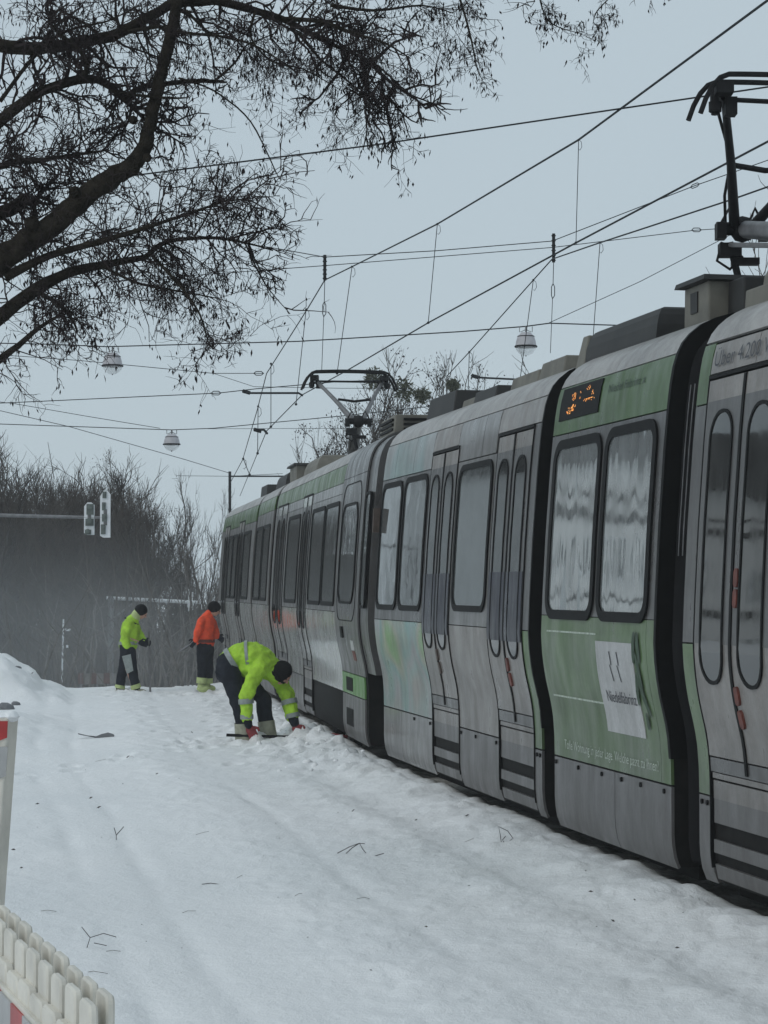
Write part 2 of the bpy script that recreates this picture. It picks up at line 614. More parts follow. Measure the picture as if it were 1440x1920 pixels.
# ------------------------------------------------------------------ ground
LINE = [(-6.0, 62.0), (-3.5, 47.5), (-2.44, 39.9), (-1.85, 35.5), (-.30, 24.5), (1.73, 13.98), (3.445, 6.0), (6.5, -8.0)]
LY = np.array([p[1] for p in LINE][::-1])
LX = np.array([p[0] for p in LINE][::-1])


def fbm(x, y, sc, o=4):
    return mnoise.fractal(Vector((x * sc, y * sc, 3.7)), 1.0, 2.0, o)


def sstep(a, b, x):
    t = np.clip((x - a) / (b - a), 0, 1)
    return t * t * (3 - 2 * t)


FOOT_BY_ROW = {}


def _feet():
    rf = random.Random(77)
    pts = []

    def trail(x0, y0, x1, y1, st=0.62):
        n = int(math.hypot(x1 - x0, y1 - y0) / st)
        for i in range(n):
            t = i / max(1, n)
            pts.append((x0 + (x1 - x0) * t + (0.11 if i % 2 else -0.11) + rf.gauss(0, .05), y0 + (y1 - y0) * t + rf.gauss(0, .08)))
    trail(-3.4, 41, -2.0, 28.9)
    trail(-4.9, 41.5, -3.5, 41)
    trail(-2.1, 28.3, -3.9, 22.5)
    trail(-4.8, 41, -3.0, 30)
    for _ in range(60):
        pts.append((rf.gauss(-1.75, .55), rf.gauss(28.2, .9)))
    for _ in range(24):
        pts.append((rf.gauss(-4.6, .5), rf.gauss(41, .7)))
    for _ in range(24):
        pts.append((rf.gauss(-3.3, .4), rf.gauss(40.6, .7)))
    for (x, y) in pts:
        for r_ in (int(y) - 1, int(y), int(y) + 1):
            FOOT_BY_ROW.setdefault(r_, []).append((x, y, 0))


_feet()


def ground_h(x, y, fine=True):
    h = 0.0
    if y > 42.5:
        h -= 0.0485 * min(y - 42.5, 110) * sstep(42.5, 46, y)
    lx = float(np.interp(y, LY, LX))
    e = x - lx                         # >0 under the tram
    side = -e
    n1 = fbm(x, y, 0.35)
    h += 0.024 * n1
    if fine:
        h += 0.008 * fbm(x + 9, y * 0.8, 1.5, 4)
    if side > 0:
        # shallow ridges of ploughed snow running along the track
        w = math.exp(-((side - 2.2 - 0.25 * n1) / 0.45) ** 2) * 0.05 + math.exp(-((side - 0.95 + .15 * n1) / 0.25) ** 2) * 0.05 + math.exp(-((side - 4.2) / 0.6) ** 2) * 0.035
        if fine:
            w *= 0.5 + 0.6 * abs(fbm(x, y, 3.2, 4))
            for rc in (1.75, 3.15, 3.6, 5.1):
                w -= 0.017 * math.exp(-((side - rc - 0.10 * fbm(rc, y, 0.3, 2)) / 0.085) ** 2) * (0.6 + fbm(rc, y, 0.7, 2))
            h += 0.028 * abs(fbm(x, y, 4.0, 4)) * math.exp(-(side / 2.4) ** 2)
        h += w
        # bank heaped against the body where they are digging
        bk = math.exp(-((y - 27.0) / 3.8) ** 2) + 0.45 * math.exp(-((y - 36) / 5) ** 2)
        h += bk * 0.10 * math.exp(-((side - 0.35) / 0.6) ** 2) * (0.35 + 1.9 * abs(fbm(x, y, 3.4, 5)))
    h += 0.125 * float(sstep(-0.75, -0.05, e)) * (0.75 + 0.5 * abs(fbm(x, y, 2.0, 3)))
    if e > 0.18:
        h -= 0.28 * float(sstep(0.18, 0.55, e))
    # big ploughed pile far left
    if y > 34.0:
        edge = -5.48 * y / 38 + 0.16 * fbm(0, y, 0.9)
        t = (edge - x) / (1.34 * y / 38)
        if t > 0:
            t += 0.10 * fbm(x * 2.0, y, 1.1, 4) * min(1, t * 4)
            hh = float(np.interp(t, [0, .14, .38, .45, .59, .79, 1.0, 1.6, 3], [0, .11, .19, .33, .46, .62, .74, .95, 1.2]))
            hh *= float(sstep(36.6, 38.0, y)) * (1 - 0.6 * float(sstep(43, 60, y)))
            h += hh * (1 + (0.16 * fbm(x, y, 2.6, 6) if fine else 0))
    if fine and 20 < y < 46:
        for (fx, fy, fa) in FOOT_BY_ROW.get(int(y), ()):
            dx_, dy_ = x - fx, y - fy
            r2 = (dx_ / 0.085) ** 2 + (dy_ / 0.15) ** 2
            if r2 < 6:
                h += -0.055 * math.exp(-r2) + 0.022 * math.exp(-((math.sqrt(r2) - 1.6) / .4) ** 2)
    # low heap at the left frame edge, nearer
    h += 0.20 * math.exp(-((x + 5.35) / 0.75) ** 2 - ((y - 30.5) / 2.6) ** 2) * (1 + 0.5 * fbm(x, y, 1.5, 3))
    return h


def build_ground():
    ys = list(np.arange(-40, 4, 4.0))
    y = 4.0
    while y < 60:
        ys.append(y)
        y += max(0.03, min(y * 0.0052, 0.09 if y < 43 else 9))
    while y < 900:
        ys.append(y)
        y *= 1.06
    ts = list(-np.geomspace(60, 0.24, 26)) + list(np.arange(-0.235, 0.222, 0.00165)) + list(np.geomspace(0.23, 60, 26))
    nt = len(ts)
    V = []
    D = []
    for y in ys:
        k = max(y, 5.0)
        lx = float(np.interp(y, LY, LX))
        for t in ts:
            x = t * k
            if abs(x) > 900:
                x = 900 * (1 if x > 0 else -1) + t
            fine = abs(t) < 0.25 and 4 <= y < 60
            V.append((x, y, ground_h(x, y, fine)))
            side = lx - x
            dirt_shade = 0.0
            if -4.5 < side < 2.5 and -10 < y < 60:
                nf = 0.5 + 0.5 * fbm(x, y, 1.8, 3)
                dirt_shade = float(1 - sstep(-0.45, -0.10 + 0.40 * nf, side)) * 0.9  # dirty snow and ballast, darkened to imitate shade under the skirt
                dirt_shade = max(dirt_shade, 0.30 * float(1 - sstep(0.0, 0.9, side)) * nf)
                dirt_shade = max(dirt_shade, 0.13 * math.exp(-((side - 0.9) / 0.8) ** 2) * nf * 1.4)
            D.append(dirt_shade)
    Fc = []
    for i in range(len(ys) - 1):
        for j in range(nt - 1):
            a = i * nt + j
            Fc.append((a, a + 1, a + nt + 1, a + nt))
    me = bpy.data.meshes.new('snow_ground')
    me.from_pydata(V, [], Fc)
    at = me.attributes.new('dirt_shade', 'FLOAT', 'POINT')
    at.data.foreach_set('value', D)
    me.shade_smooth()
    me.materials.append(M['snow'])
    o = bpy.data.objects.new('snow_ground', me)
    COL.objects.link(o)
    kind(o, 'structure', 'drifted snow over the tram tracks')
    return o


build_ground()


def rubble():
    """small lumps of broken snow along the foot of the tram"""
    mb = MB()
    for k in range(150):
        y = R.choice([R.uniform(23.2, 31), R.uniform(12, 24), R.uniform(31, 42), R.uniform(23.2, 29)])
        lx = float(np.interp(y, LY, LX))
        sd_ = R.uniform(-.15, .3) if y < 23.2 else abs(R.gauss(0.45, 0.42))
        x = lx - sd_ + 0.05
        if y < 23.2:
            continue
        r = R.uniform(0.008, 0.024) * (1.6 if 23 < y < 31 and R.random() < .3 else 1)
        z = ground_h(x, y)
        vs, fs = [], []
        m0 = MB()
        m0.ball((0, 0, 0), (r * R.uniform(.8, 1.6), r * R.uniform(.8, 1.5), r * R.uniform(.6, 1.0)), 10)
        ph = R.uniform(0, 6)
        cs, sn = math.cos(ph), math.sin(ph)
        q = [(x + (a * cs - b * sn) * R.uniform(.88, 1.12), y + (a * sn + b * cs) * R.uniform(.88, 1.12), z + r * 0.05 + c * R.uniform(.85, 1.1)) for a, b, c in m0.v]
        mb.add(q, m0.f)
    o = mb.build('snow_rubble', M['snow'], None, True)
    kind(o, 'stuff', 'broken lumps of snow at the foot of the tram')


rubble()

# ------------------------------------------------------------------ tram vehicles
GAP = 0.012


def patch_part(mod, parent, name, mat, *a, **k):
    mb = MB()
    MM[mod].patch(mb, *a, **k)
    return mb.build(name, mat, parent, True)


def window(mod, parent, a0, a1, h0, h1, r=0.16, glass='glass', w=0.055, name='window'):
    m = MM[mod]
    mb = MB()
    m.ring(mb, a0, a1, h0, h1, r, w, 0.016, 0.03)
    fr = mb.build(name, M['rubber'], parent, True)
    mb = MB()
    m.patch(mb, a0 + w * .7, a1 - w * .7, h0 + w * .7, h1 - w * .7, 0.005, 0.012, max(.02, r - w * .6))
    g = mb.build('pane', M[glass], fr, True)
    # slim hopper line across the upper third
    return fr


def door(mod, parent, a0, a1, glass='glass_dim', lowmat='silver', navy=False, buttons=None):
    """two-leaf plug door: leaves 0.98..3.26, tall narrow panes, tread panel and folding steps under it"""
    m = MM[mod]
    c = (a0 + a1) / 2
    for i, (x0, x1) in enumerate(((a0 + GAP, c - 0.02), (c + 0.02, a1 - GAP))):
        mb = MB()
        m.patch(mb, x0, x1, 0.98, 3.25, 0.006, 0.03)
        lf = mb.build('door_leaf', M[lowmat], parent, True)
        w = (x1 - x0)
        mb = MB()
        m.ring(mb, x0 + w * .17, x1 - w * .17, 1.42, 3.06, w * .30, 0.022, 0.017, 0.02)
        mb.build('window_seal', M['rubber'], lf, True)
        mb = MB()
        m.patch(mb, x0 + w * .17 + .012, x1 - w * .17 - .012, 1.435, 3.045, 0.0115, 0.01, w * .29)
        mb.build('pane', M[glass], lf, True)
        mb = MB()
        m.patch(mb, x0 + .004, x1 - .004, 1.66, 3.12, 0.0085, 0.01)
        mb.build('window_band', M['band'], lf, True)
        if navy:
            mb = MB()
            m.patch(mb, x0 + .006, x1 - .006, 1.56, 2.12, 0.0135, 0.004)
            mb.build('navy_print', M['navy'], lf, True)
    # rubber between the leaves
    mb = MB()
    m.patch(mb, c - 0.018, c + 0.018, 0.9, 3.25, 0.014, 0.03)
    mb.build('door_seal', M['rubber'], parent, True)
    # black slot over the door
    mb = MB()
    m.patch(mb, a0, a1, 3.262, 3.285, 0.012, 0.03)
    mb.build('door_track', M['rubber'], parent, True)
    for x in (a0, a1):
        mb = MB()
        m.patch(mb, x - 0.006, x + 0.006, 0.3, 3.26, 0.009, 0.03)
        mb.build('door_seal', M['rubber'], parent, True)
    # sill bar and folding steps
    mb = MB()
    m.patch(mb, a0 + .01, a1 - .01, 0.885, 0.97, 0.004, 0.03)
    mb.build('sill_bar', M['band'], parent, True)
    for h0, h1, mt, of in ((0.845, 0.878, 'silver', 0.0), (0.72, 0.832, 'silver', -.004), (0.575, 0.72, 'skirt', -.006), (0.395, 0.475, 'skirt', -.004), (0.235, 0.325, 'skirt', -.004)):
        mb = MB()
        m.patch(mb, a0 + .03, a1 - .03, h0, h1, of, 0.03)
        mb.build('step_panel', M[mt], parent, True)
    mb = MB()   # dark recess behind the steps
    m.patch(mb, a0 + .01, a1 - .01, 0.22, 0.84, -0.045, 0.05)
    mb.build('step_recess', M['dark'], parent)
    if buttons:
        for (ba, bh, mt) in buttons:
            mb = MB()
            m.patch(mb, ba - .03, ba + .03, bh - .055, bh + .055, 0.022, 0.03, 0.028)
            mb.build('door_button', M[mt], parent, True)


def bolts(mod, parent, aa, h):
    mb = MB()
    for a in aa:
        MM[mod].patch(mb, a - .014, a + .014, h - .016, h + .016, 0.012, 0.012, 0.0135)
    mb.build('skirt_bolts', M['rubber'], parent, True)['kind'] = 'stuff'


def underframe(mod, parent, a0, a1):
    mb = MB()
    m = MM[mod]
    c = m.loc((a0 + a1) / 2, 1.325, 0.42)
    an = math.atan2(m.u[1], m.u[0])
    mb.box(c, a1 - a0, 2.0, 0.62, Matrix.Rotation(an, 3, 'Z'))
    mb.build('underframe', M['dark'], parent)


def common(mod, parent, a0, a1, roofmat='roof', roofcuts=4, header='silver', headcuts=None, hb=3.135):
    """shell + roof sheets"""
    m = MM[mod]
    mb = MB()
    m.shell(mb, a0, a1)
    mb.build('body_shell', M['dark'], parent, True)
    underframe(mod, parent, a0 + .1, a1 - .1)
    xs = np.linspace(a0, a1, roofcuts + 1)
    for i in range(roofcuts):
        patch_part(mod, parent, 'roof_panel', M[roofmat], xs[i] + .003, xs[i + 1] - .003, 3.505, 3.82, 0.0, 0.02, top_s=SMAX)


def mod_box(mb, m, a0, a1, i0, i1, z0, z1, taper=0.0):
    vs = []
    for z, t in ((z0, 0), (z1, taper)):
        for a, i in ((a0 + t, i0 + t), (a1 - t, i0 + t), (a1 - t, i1 - t), (a0 + t, i1 - t)):
            vs.append(m.loc(a, i, z))
    mb.add(vs, [(3, 2, 1, 0), (4, 5, 6, 7), (0, 1, 5, 4), (1, 2, 6, 5), (2, 3, 7, 6), (3, 0, 4, 7)])


def roof_box(mod, parent, mat, a0, a1, i0, i1, z1, taper=.05, z0=3.66, name='roof_box', lid=None, slots=0):
    m = MM[mod]
    mb = MB()
    if taper > 0.08:      # rounded hood
        steps = 5
        prev = None
        for k in range(steps):
            t0 = taper * (1 - math.cos(math.pi / 2 * k / steps))
            t1 = taper * (1 - math.cos(math.pi / 2 * (k + 1) / steps))
            za = z0 + (z1 - z0) * math.sin(math.pi / 2 * k / steps)
            zb = z0 + (z1 - z0) * math.sin(math.pi / 2 * (k + 1) / steps)
            vs = []
            for z, t in ((za, t0), (zb, t1)):
                for a, i in ((a0 + t, i0 + t), (a1 - t, i0 + t), (a1 - t, i1 - t), (a0 + t, i1 - t)):
                    vs.append(m.loc(a, i, z))
            fs = [(0, 1, 5, 4), (1, 2, 6, 5), (2, 3, 7, 6), (3, 0, 4, 7)]
            if k == 0:
                fs.append((3, 2, 1, 0))
            if k == steps - 1:
                fs.append((4, 5, 6, 7))
            mb.add(vs, fs)
    else:
        mod_box(mb, m, a0, a1, i0, i1, z0, z1, taper)
    o = mb.build(name, M[mat], parent)
    if taper <= 0.08:
        bv = o.modifiers.new('bevel', 'BEVEL')
        bv.width = 0.012
        bv.segments = 2
    if lid:
        mb = MB()
        mod_box(mb, m, a0 - .05, a1 + .05, i0 - .05, i1 + .05, z1 + .001, z1 + .035, 0.01)
        mb.build('lid', M[lid], o)
    for k in range(slots):
        z = z0 + (z1 - z0) * (0.45 + 0.17 * k)
        mb = MB()
        mod_box(mb, m, a0 + .12, a1 - .12, i0 - .004, i0 + .02, z, z + .028)
        mb.build('vent_slot', M['rubber'], o)
        mb = MB()
        mod_box(mb, m, a1 - .02, a1 + .004, i0 + .12, i0 + .9, z, z + .028)
        mb.build('vent_slot', M['rubber'], o)
    return o


def text_on(mod, parent, body, a0, a1, h, mat, name, off=0.012, size=None, shear=0.0, h_right=None):
    cu = bpy.data.curves.new('t', 'FONT')
    cu.body = body
    cu.size = 1.0
    ob = bpy.data.objects.new('t', cu)
    COL.objects.link(ob)
    dg = bpy.context.evaluated_depsgraph_get()
    me = bpy.data.meshes.new_from_object(ob.evaluated_get(dg))
    bpy.data.objects.remove(ob)
    bpy.data.curves.remove(cu)
    vs = [v.co.copy() for v in me.vertices]
    fs = [tuple(p.vertices) for p in me.polygons]
    bpy.data.meshes.remove(me)
    xs = [v.x for v in vs]
    w = max(xs) - min(xs)
    sx = (a1 - a0) / w
    sy = size if size else sx
    mb = MB()
    m = MM[mod]
    mb.add([m.pt(a0 + (v.x - min(xs)) * sx, S(h) + v.y * sy + shear * v.x * sx, off) for v in vs], fs)
    return mb.build(name, M[mat], parent)


near = thing('tram', 'near coupled tram car, grey with a green middle section, white poster and lit line display', 'tram', tuple(MM['M1'].loc(1.3, 1.325, 0)), 'trams coupled into one train')
far = thing('tram', 'far coupled tram car, white with green roof edge, beside the digging worker', 'tram', tuple(MM['M3'].loc(5.5, 1.325, 0)), 'trams coupled into one train')
bpy.context.view_layer.update()

# ---- M0 nearest section (runs out of frame to the right)
m = MM['M0']
common('M0', near, 0, m.L, roofcuts=5)
patch_part('M0', near, 'corner_panel', M['green'], 0.0, 0.185, 3.12, 3.49)
patch_part('M0', near, 'corner_panel', M['band'], 0.0, 0.185, 1.66, 3.11)
patch_part('M0', near, 'corner_panel', M['green_pale'], 0.0, 0.185, 0.735, 1.65)
patch_part('M0', near, 'skirt_panel', M['skirt'], 0.0, 0.21, 0.20, 0.725)
bolts('M0', near, (0.06, 0.15), 0.685)
patch_part('M0', near, 'header_panel', M['silver'], 0.197, 0.93, 3.295, 3.478)
patch_part('M0', near, 'header_panel', M['silver'], 0.938, 3.4, 3.295, 3.478)
patch_part('M0', near, 'header_panel', M['silver'], 3.41, m.L, 3.295, 3.478)
door('M0', near, 0.21, 1.43, navy=False, buttons=[(0.885, 1.37, 'rustred'), (0.885, 1.235, 'rustred'), (0.90, 2.05, 'rustred'), (.90, 1.93, 'rustred')])
text_on('M0', near, "Über 4.200 Wohnungen", 0.27, 1.86, 3.335, 'ink', 'lettering', size=0.135)
patch_part('M0', near, 'side_panel', M['silver'], 1.44, m.L, 0.735, 3.285)
for x0 in (1.6, 2.9, 5.3):
    window('M0', near, x0, x0 + 1.15, 1.78, 3.1)
patch_part('M0', near, 'skirt_panel', M['skirt'], 1.44, 4.3, 0.20, 0.725)
patch_part('M0', near, 'skirt_panel', M['skirt'], 4.31, m.L, 0.20, 0.725)

# ---- M1 green middle section
m = MM['M1']
common('M1', near, 0, m.L, roofcuts=2)
patch_part('M1', near, 'header_panel', M['green'], 0.0, m.L, 3.142, 3.495)
patch_part('M1', near, 'window_band', M['band'], 0.0, m.L, 1.79, 3.132)
patch_part('M1', near, 'side_panel', M['green_pale'], 0.0, 2.44, 0.735, 1.784)
patch_part('M1', near, 'side_panel', M['green_pale'], 2.446, m.L, 0.735, 1.784)
patch_part('M1', near, 'skirt_panel', M['skirt'], 0.0, 1.46, 0.20, 0.722)
patch_part('M1', near, 'skirt_panel', M['skirt'], 1.47, m.L, 0.20, 0.722)
bolts('M1', near, (0.05, 0.62, 1.18, 1.62, 2.03, 2.50), 0.685)
window('M1', near, 0.12, 1.30, 1.76, 3.09, 0.17, 'glass_wavy', 0.07)
window('M1', near, 1.38, 2.48, 1.76, 3.10, 0.17, 'glass_wavy', 0.07)
dp = patch_part('M1', near, 'line_display', M['rubber'], 0.13, 1.10, 3.24, 3.482, off=0.008)
mb = MB()
lr = random.Random(3)
for a, h, ra, rh, cnt in ((0.47, 3.40, .045, .034, 26), (0.42, 3.300, .085, .030, 34), (0.50, 3.325, .05, .02, 12), (0.86, 3.35, .13, .010, 22), (0.80, 3.435, .05, .014, 9), (0.93, 3.40, .02, .03, 6), (0.62, 3.40, .02, .035, 5)):
    for _ in range(cnt):
        rr_ = math.sqrt(lr.random())
        th_ = lr.uniform(0, 6.283)
        ca, ch = round((a + math.cos(th_) * ra * rr_) / .0125) * .0125, round((h + math.sin(th_) * rh * rr_) / .0085) * .0085
        mb.add([MM['M1'].pt(ca + .0062 * math.cos(q * math.pi / 3), S(ch) + .0043 * math.sin(q * math.pi / 3), 0.0125) for q in range(6)], [tuple(range(6))])
mb.build('led_characters', M['led'], dp)
po = patch_part('M1', near, 'poster', M['poster'], 1.37, 2.18, 1.0, 1.625, off=0.006, thick=0.006)
text_on('M1', po, "Niedelfabrinz", 1.50, 2.13, 1.215, 'ink', 'lettering', size=0.115, off=0.0085)
mb = MB()
for dx in (0.0, 0.16):
    pts = [(1.67 + dx, 1.56), (1.70 + dx, 1.47), (1.665 + dx, 1.47), (1.72 + dx, 1.36)]
    for (a, h), (b, g) in zip(pts, pts[1:]):
        mb.add([MM['M1'].pt(a - .008, S(h), 0.009), MM['M1'].pt(a + .010, S(h), 0.009), MM['M1'].pt(b + .010, S(g), 0.009), MM['M1'].pt(b - .008, S(g), 0.009)], [(0, 1, 2, 3)])
kind(mb.build('logo', M['ink'], po), 'stuff')
# leaf shaped emblem overlapping the poster edge
mb = MB()
for ca, ch, an, ln in ((2.20, 1.60, 1.45, .11), (2.29, 1.60, 1.75, .11), (2.27, 1.45, 1.9, .13), (2.20, 1.33, 1.3, .12), (2.30, 1.28, 2.0, .15), (2.28, 1.12, 1.5, .06)):
    pts = []
    for k in range(14):
        t = 2 * math.pi * k / 14
        x, y = math.cos(t) * ln, math.sin(t) * .030
        pts.append(MM['M1'].pt(ca + x * math.cos(an) - y * math.sin(an), S(ch) + x * math.sin(an) + y * math.cos(an), 0.010))
    mb.add(pts, [tuple(range(14))])
mb.build('leaf_emblem', M['ink_green'], near)
for h, x0, x1 in ((1.665, 0.16, 1.37), (1.185, 0.13, 1.37)):
    patch_part('M1', near, 'pale_stripe', M['ink_pale'], x0, x1, h, h + 0.012, off=0.004, thick=.004)
text_on('M1', near, "Tolle Wohnung in jeder Lage. Welche passt zu Ihnen?", 0.28, 2.40, 0.80, 'ink_pale', 'lettering', size=0.10, off=0.004)
text_on('M1', near, "Niedel Fabrinz x", 1.28, 2.08, 3.36, 'ink_green', 'lettering', size=0.085, off=0.004)

# ---- M2 front section of the near car
m = MM['M2']
common('M2', near, 0, m.L, roofcuts=5)
for x0, x1, mt in ((0.0, .62, 'teal'), (.626, 1.55, 'teal'), (1.556, 2.44, 'teal'), (2.45, 3.53, 'silver'), (3.54, 4.5, 'silver_cool'), (4.506, 5.03, 'silver_cool'), (5.04, m.L, 'silver')):
    lo = 3.295 if x0 in (2.45, 5.04) else 3.135
    patch_part('M2', near, 'header_panel', M[mt], x0, x1 - .006, lo, 3.495)
patch_part('M2', near, 'window_band', M['band'], 0.0, 2.465, 1.66, 3.125)
patch_part('M2', near, 'window_band', M['silver_cool'], 3.62, 5.10, 1.66, 3.125)
patch_part('M2', near, 'corner_panel', M['band'], 6.265, m.L, 1.66, 3.285)
patch_part('M2', near, 'side_panel', M['patchwork'], 0.0, 2.465, 0.735, 1.652)
patch_part('M2', near, 'side_panel', M['silver'], 3.62, 5.10, 0.735, 1.652)
patch_part('M2', near, 'corner_panel', M['green_pale'], 6.265, m.L, 0.735, 1.652)
patch_part('M2', near, 'skirt_panel', M['silver_cool'], 0.0, 0.95, 0.20, 0.722)
patch_part('M2', near, 'skirt_panel', M['silver_cool'], 0.96, 2.465, 0.20, 0.722)
patch_part('M2', near, 'skirt_panel', M['skirt'], 3.62, 5.10, 0.20, 0.722)
patch_part('M2', near, 'skirt_panel', M['skirt'], 6.265, m.L, 0.20, 0.722)
bolts('M2', near, (1.6, 2.35, 3.68, 4.25, 5.0, 6.33, 6.42), 0.685)
window('M2', near, 0.07, 1.17, 1.76, 3.09, 0.17)
window('M2', near, 1.25, 2.40, 1.76, 3.10, 0.17)
window('M2', near, 3.72, 5.02, 1.78, 3.09, 0.17)
door('M2', near, 2.475, 3.61, navy=True, buttons=[(3.08, 1.37, 'brownbox'), (3.09, 1.25, 'brownbox')])
door('M2', near, 5.11, 6.255, navy=True, buttons=[(5.75, 1.37, 'rustred'), (5.76, 1.25, 'rustred')])
mb = MB()
mod_box(mb, m, 0.0, 0.05, -0.025, 0.08, 2.58, 2.84, 0.01)
mb.build('camera_housing', M['brownbox'], near)
mb = MB()
mod_box(mb, m, -0.15, 0.0, 0.3, 2.35, 0.45, 0.8, 0.02)
mb.build('bumper', M['dark'], near)
# bellows between the sections
for (q, a) in (('M0', 'M1'), ('M1', 'M2')):
    A, B_ = MM[q], MM[a]
    jm = Mod(tuple(B_.p1), tuple(A.p0))
    mb = MB()
    jm.shell(mb, -0.02, jm.L + .02, 0.09, ribs=6)
    mb.build('bellows', M['bellows'], near)
    mb = MB()                            # light piping on the folds
    for k in range(5):
        x = jm.L * (0.25 + 0.15 * k)
        mb.tube([jm.pt(x, s, -0.088) for s in np.linspace(S(2.2), S(3.3), 14)], 0.004, 5)
    mb.build('bellows_piping', M['galv'], near)
    mb = MB()                            # end rims
    jm.shell(mb, -0.03, 0.012, -0.002, h0=0.9)
    mb.build('end_rim', M['rubber'], near, True)

# roof equipment, near car
roof_box('M2', near, 'roofdark', 0.2, 1.55, .50, 2.1, 3.99, .06)
roof_box('M2', near, 'roofbox', 1.65, 2.3, .55, 2.0, 3.86, .04)
roof_box('M2', near, 'roofdark', 2.35, 3.3, .50, 2.0, 3.88, .05)
roof_box('M2', near, 'roofbox', 3.8, 4.8, .50, 2.1, 3.88, .05)
roof_box('M2', near, 'roofbox', 4.85, 5.7, .48, 2.1, 3.91, .06)
roof_box('M1', near, 'roofdark', -0.25, 1.45, .42, 2.2, 3.97, .10)
roof_box('M1', near, 'roofbox', -0.45, -0.2, .40, 2.2, 3.95, .06)
rb = roof_box('M1', near, 'roofbox', 1.80, 2.28, .50, 1.05, 4.03, .005, lid='roofdark')
mb = MB()
mod_box(mb, MM['M1'], 1.95, 2.08, .494, .51, 3.84, 3.98)
mb.build('hatch', M['roofdark'], rb)
roof_box('M1', near, 'roofdark', 2.3, 2.6, .62, 1.9, 4.02, .01)
roof_box('M0', near, 'roofbox', -0.1, 5.0, .45, 2.2, 3.86, .01, name='roof_deck')
roof_box('M0', near, 'roofbox', 0.05, 4.2, .52, 2.1, 4.07, .16, z0=3.862)

# ---- M3 rear section of the far car with its cab end
m = MM['M3']
common('M3', far, 0, 8.93, roofcuts=5)
mb = MB()
m.shell(mb, 8.93, m.L, 0.024)
mb.build('cab_shell', M['dark'], far, True)
underframe('M3', far, 0, 5.3)
# cab sheet metal
patch_part('M3', far, 'cab_roof', M['band'], 8.955, m.L, 3.30, 3.82, top_s=SMAX)
patch_part('M3', far, 'cab_side', M['band'], 8.955, m.L, 0.985, 3.293)
patch_part('M3', far, 'cab_stripe', M['green_bright'], 8.955, 11.0, 0.735, 0.975, off=0.004)
patch_part('M3', far, 'skirt_panel', M['skirt'], 8.955, 11.0, 0.20, 0.722)
patch_part('M3', far, 'hatch', M['rubber'], 9.35, 9.95, 0.77, 0.93, off=0.008)
patch_part('M3', far, 'hatch', M['rubber'], 9.35, 9.95, 0.36, 0.56, off=0.008)
patch_part('M3', far, 'door_handle', M['rubber'], 9.55, 9.72, 1.40, 1.53, off=0.02)
patch_part('M3', far, 'sticker', M['rustred'], 10.3, 10.55, 1.15, 1.26, off=0.004)
patch_part('M3', far, 'sticker', M['poster'], 10.3, 10.55, 1.27, 1.38, off=0.004)
window('M3', far, 9.22, 10.72, 1.80, 2.98, 0.28, 'glass', 0.03)
mb = MB()
m.ring(mb, 9.12, 10.86, 1.6, 3.22, .3, .012, .006, .01)
mb.build('cab_door_seam', M['rubber'], far)
window('M3', far, 11.30, 11.72, 1.76, 3.05, 0.10, 'glass', 0.03)
mb = MB()
m.shell(mb, m.L + .005, m.L + .66, 0.03, h0=0.95)
mb.build('cab_nose', M['band'], far, True)
mb = MB()
mod_box(mb, m, 11.0, 11.35, 0.9, 1.75, 0.35, 0.6, 0.02)
mb.build('coupler', M['dark'], far)
# body of M3
patch_part('M3', far, 'header_panel', M['green'], 0.0, 8.94, 3.27, 3.495)
patch_part('M3', far, 'header_panel', M['silver_cool'], 0.0, 8.94, 3.135, 3.262)
patch_part('M3', far, 'window_band', M['silver_cool'], 5.5, 8.94, 1.70, 3.128)
patch_part('M3', far, 'window_band', M['silver_cool'], 2.02, 4.35, 1.70, 3.128)
patch_part('M3', far, 'side_panel', M['lowwhite'], 5.5, 8.94, 0.735, 1.692)
patch_part('M3', far, 'side_panel', M['lowwhite'], 2.02, 4.35, 0.735, 1.692)
patch_part('M3', far, 'side_panel', M['silver_cool'], 0.0, 0.4, 0.735, 3.128)
window('M3', far, 5.75, 7.30, 1.76, 3.05, 0.12)
window('M3', far, 7.38, 8.85, 1.76, 3.05, 0.12)
window('M3', far, 2.38, 4.15, 1.76, 3.05, 0.12)
door('M3', far, 4.36, 5.49, lowmat='lowwhite')
door('M3', far, 0.42, 2.0, lowmat='lowwhite')
patch_part('M3', far, 'skirt_panel', M['skirt'], 2.02, 4.35, 0.20, 0.722)
# open bogie bay: frame and wheels showing where the skirt is missing
bo = MB()
mod_box(bo, m, 5.55, 8.9, 0.42, 2.2, 0.30, 0.68, 0.02)
bog = bo.build('bogie', M['dark'], far)
for a in (6.3, 8.1):
    mb = MB()
    c0, c1 = m.loc(a, 0.32, 0.33), m.loc(a, 0.44, 0.33)
    mb.tube([c0, c1], 0.33, 20)
    mb.build('wheel', M['steel'], bog)
mb = MB()
mb.tube([m.loc(7.25, 0.25, 0.70), m.loc(7.25, 0.25, 0.16)], 0.012, 6)
mb.build('drain_pipe', M['galv'], bog)
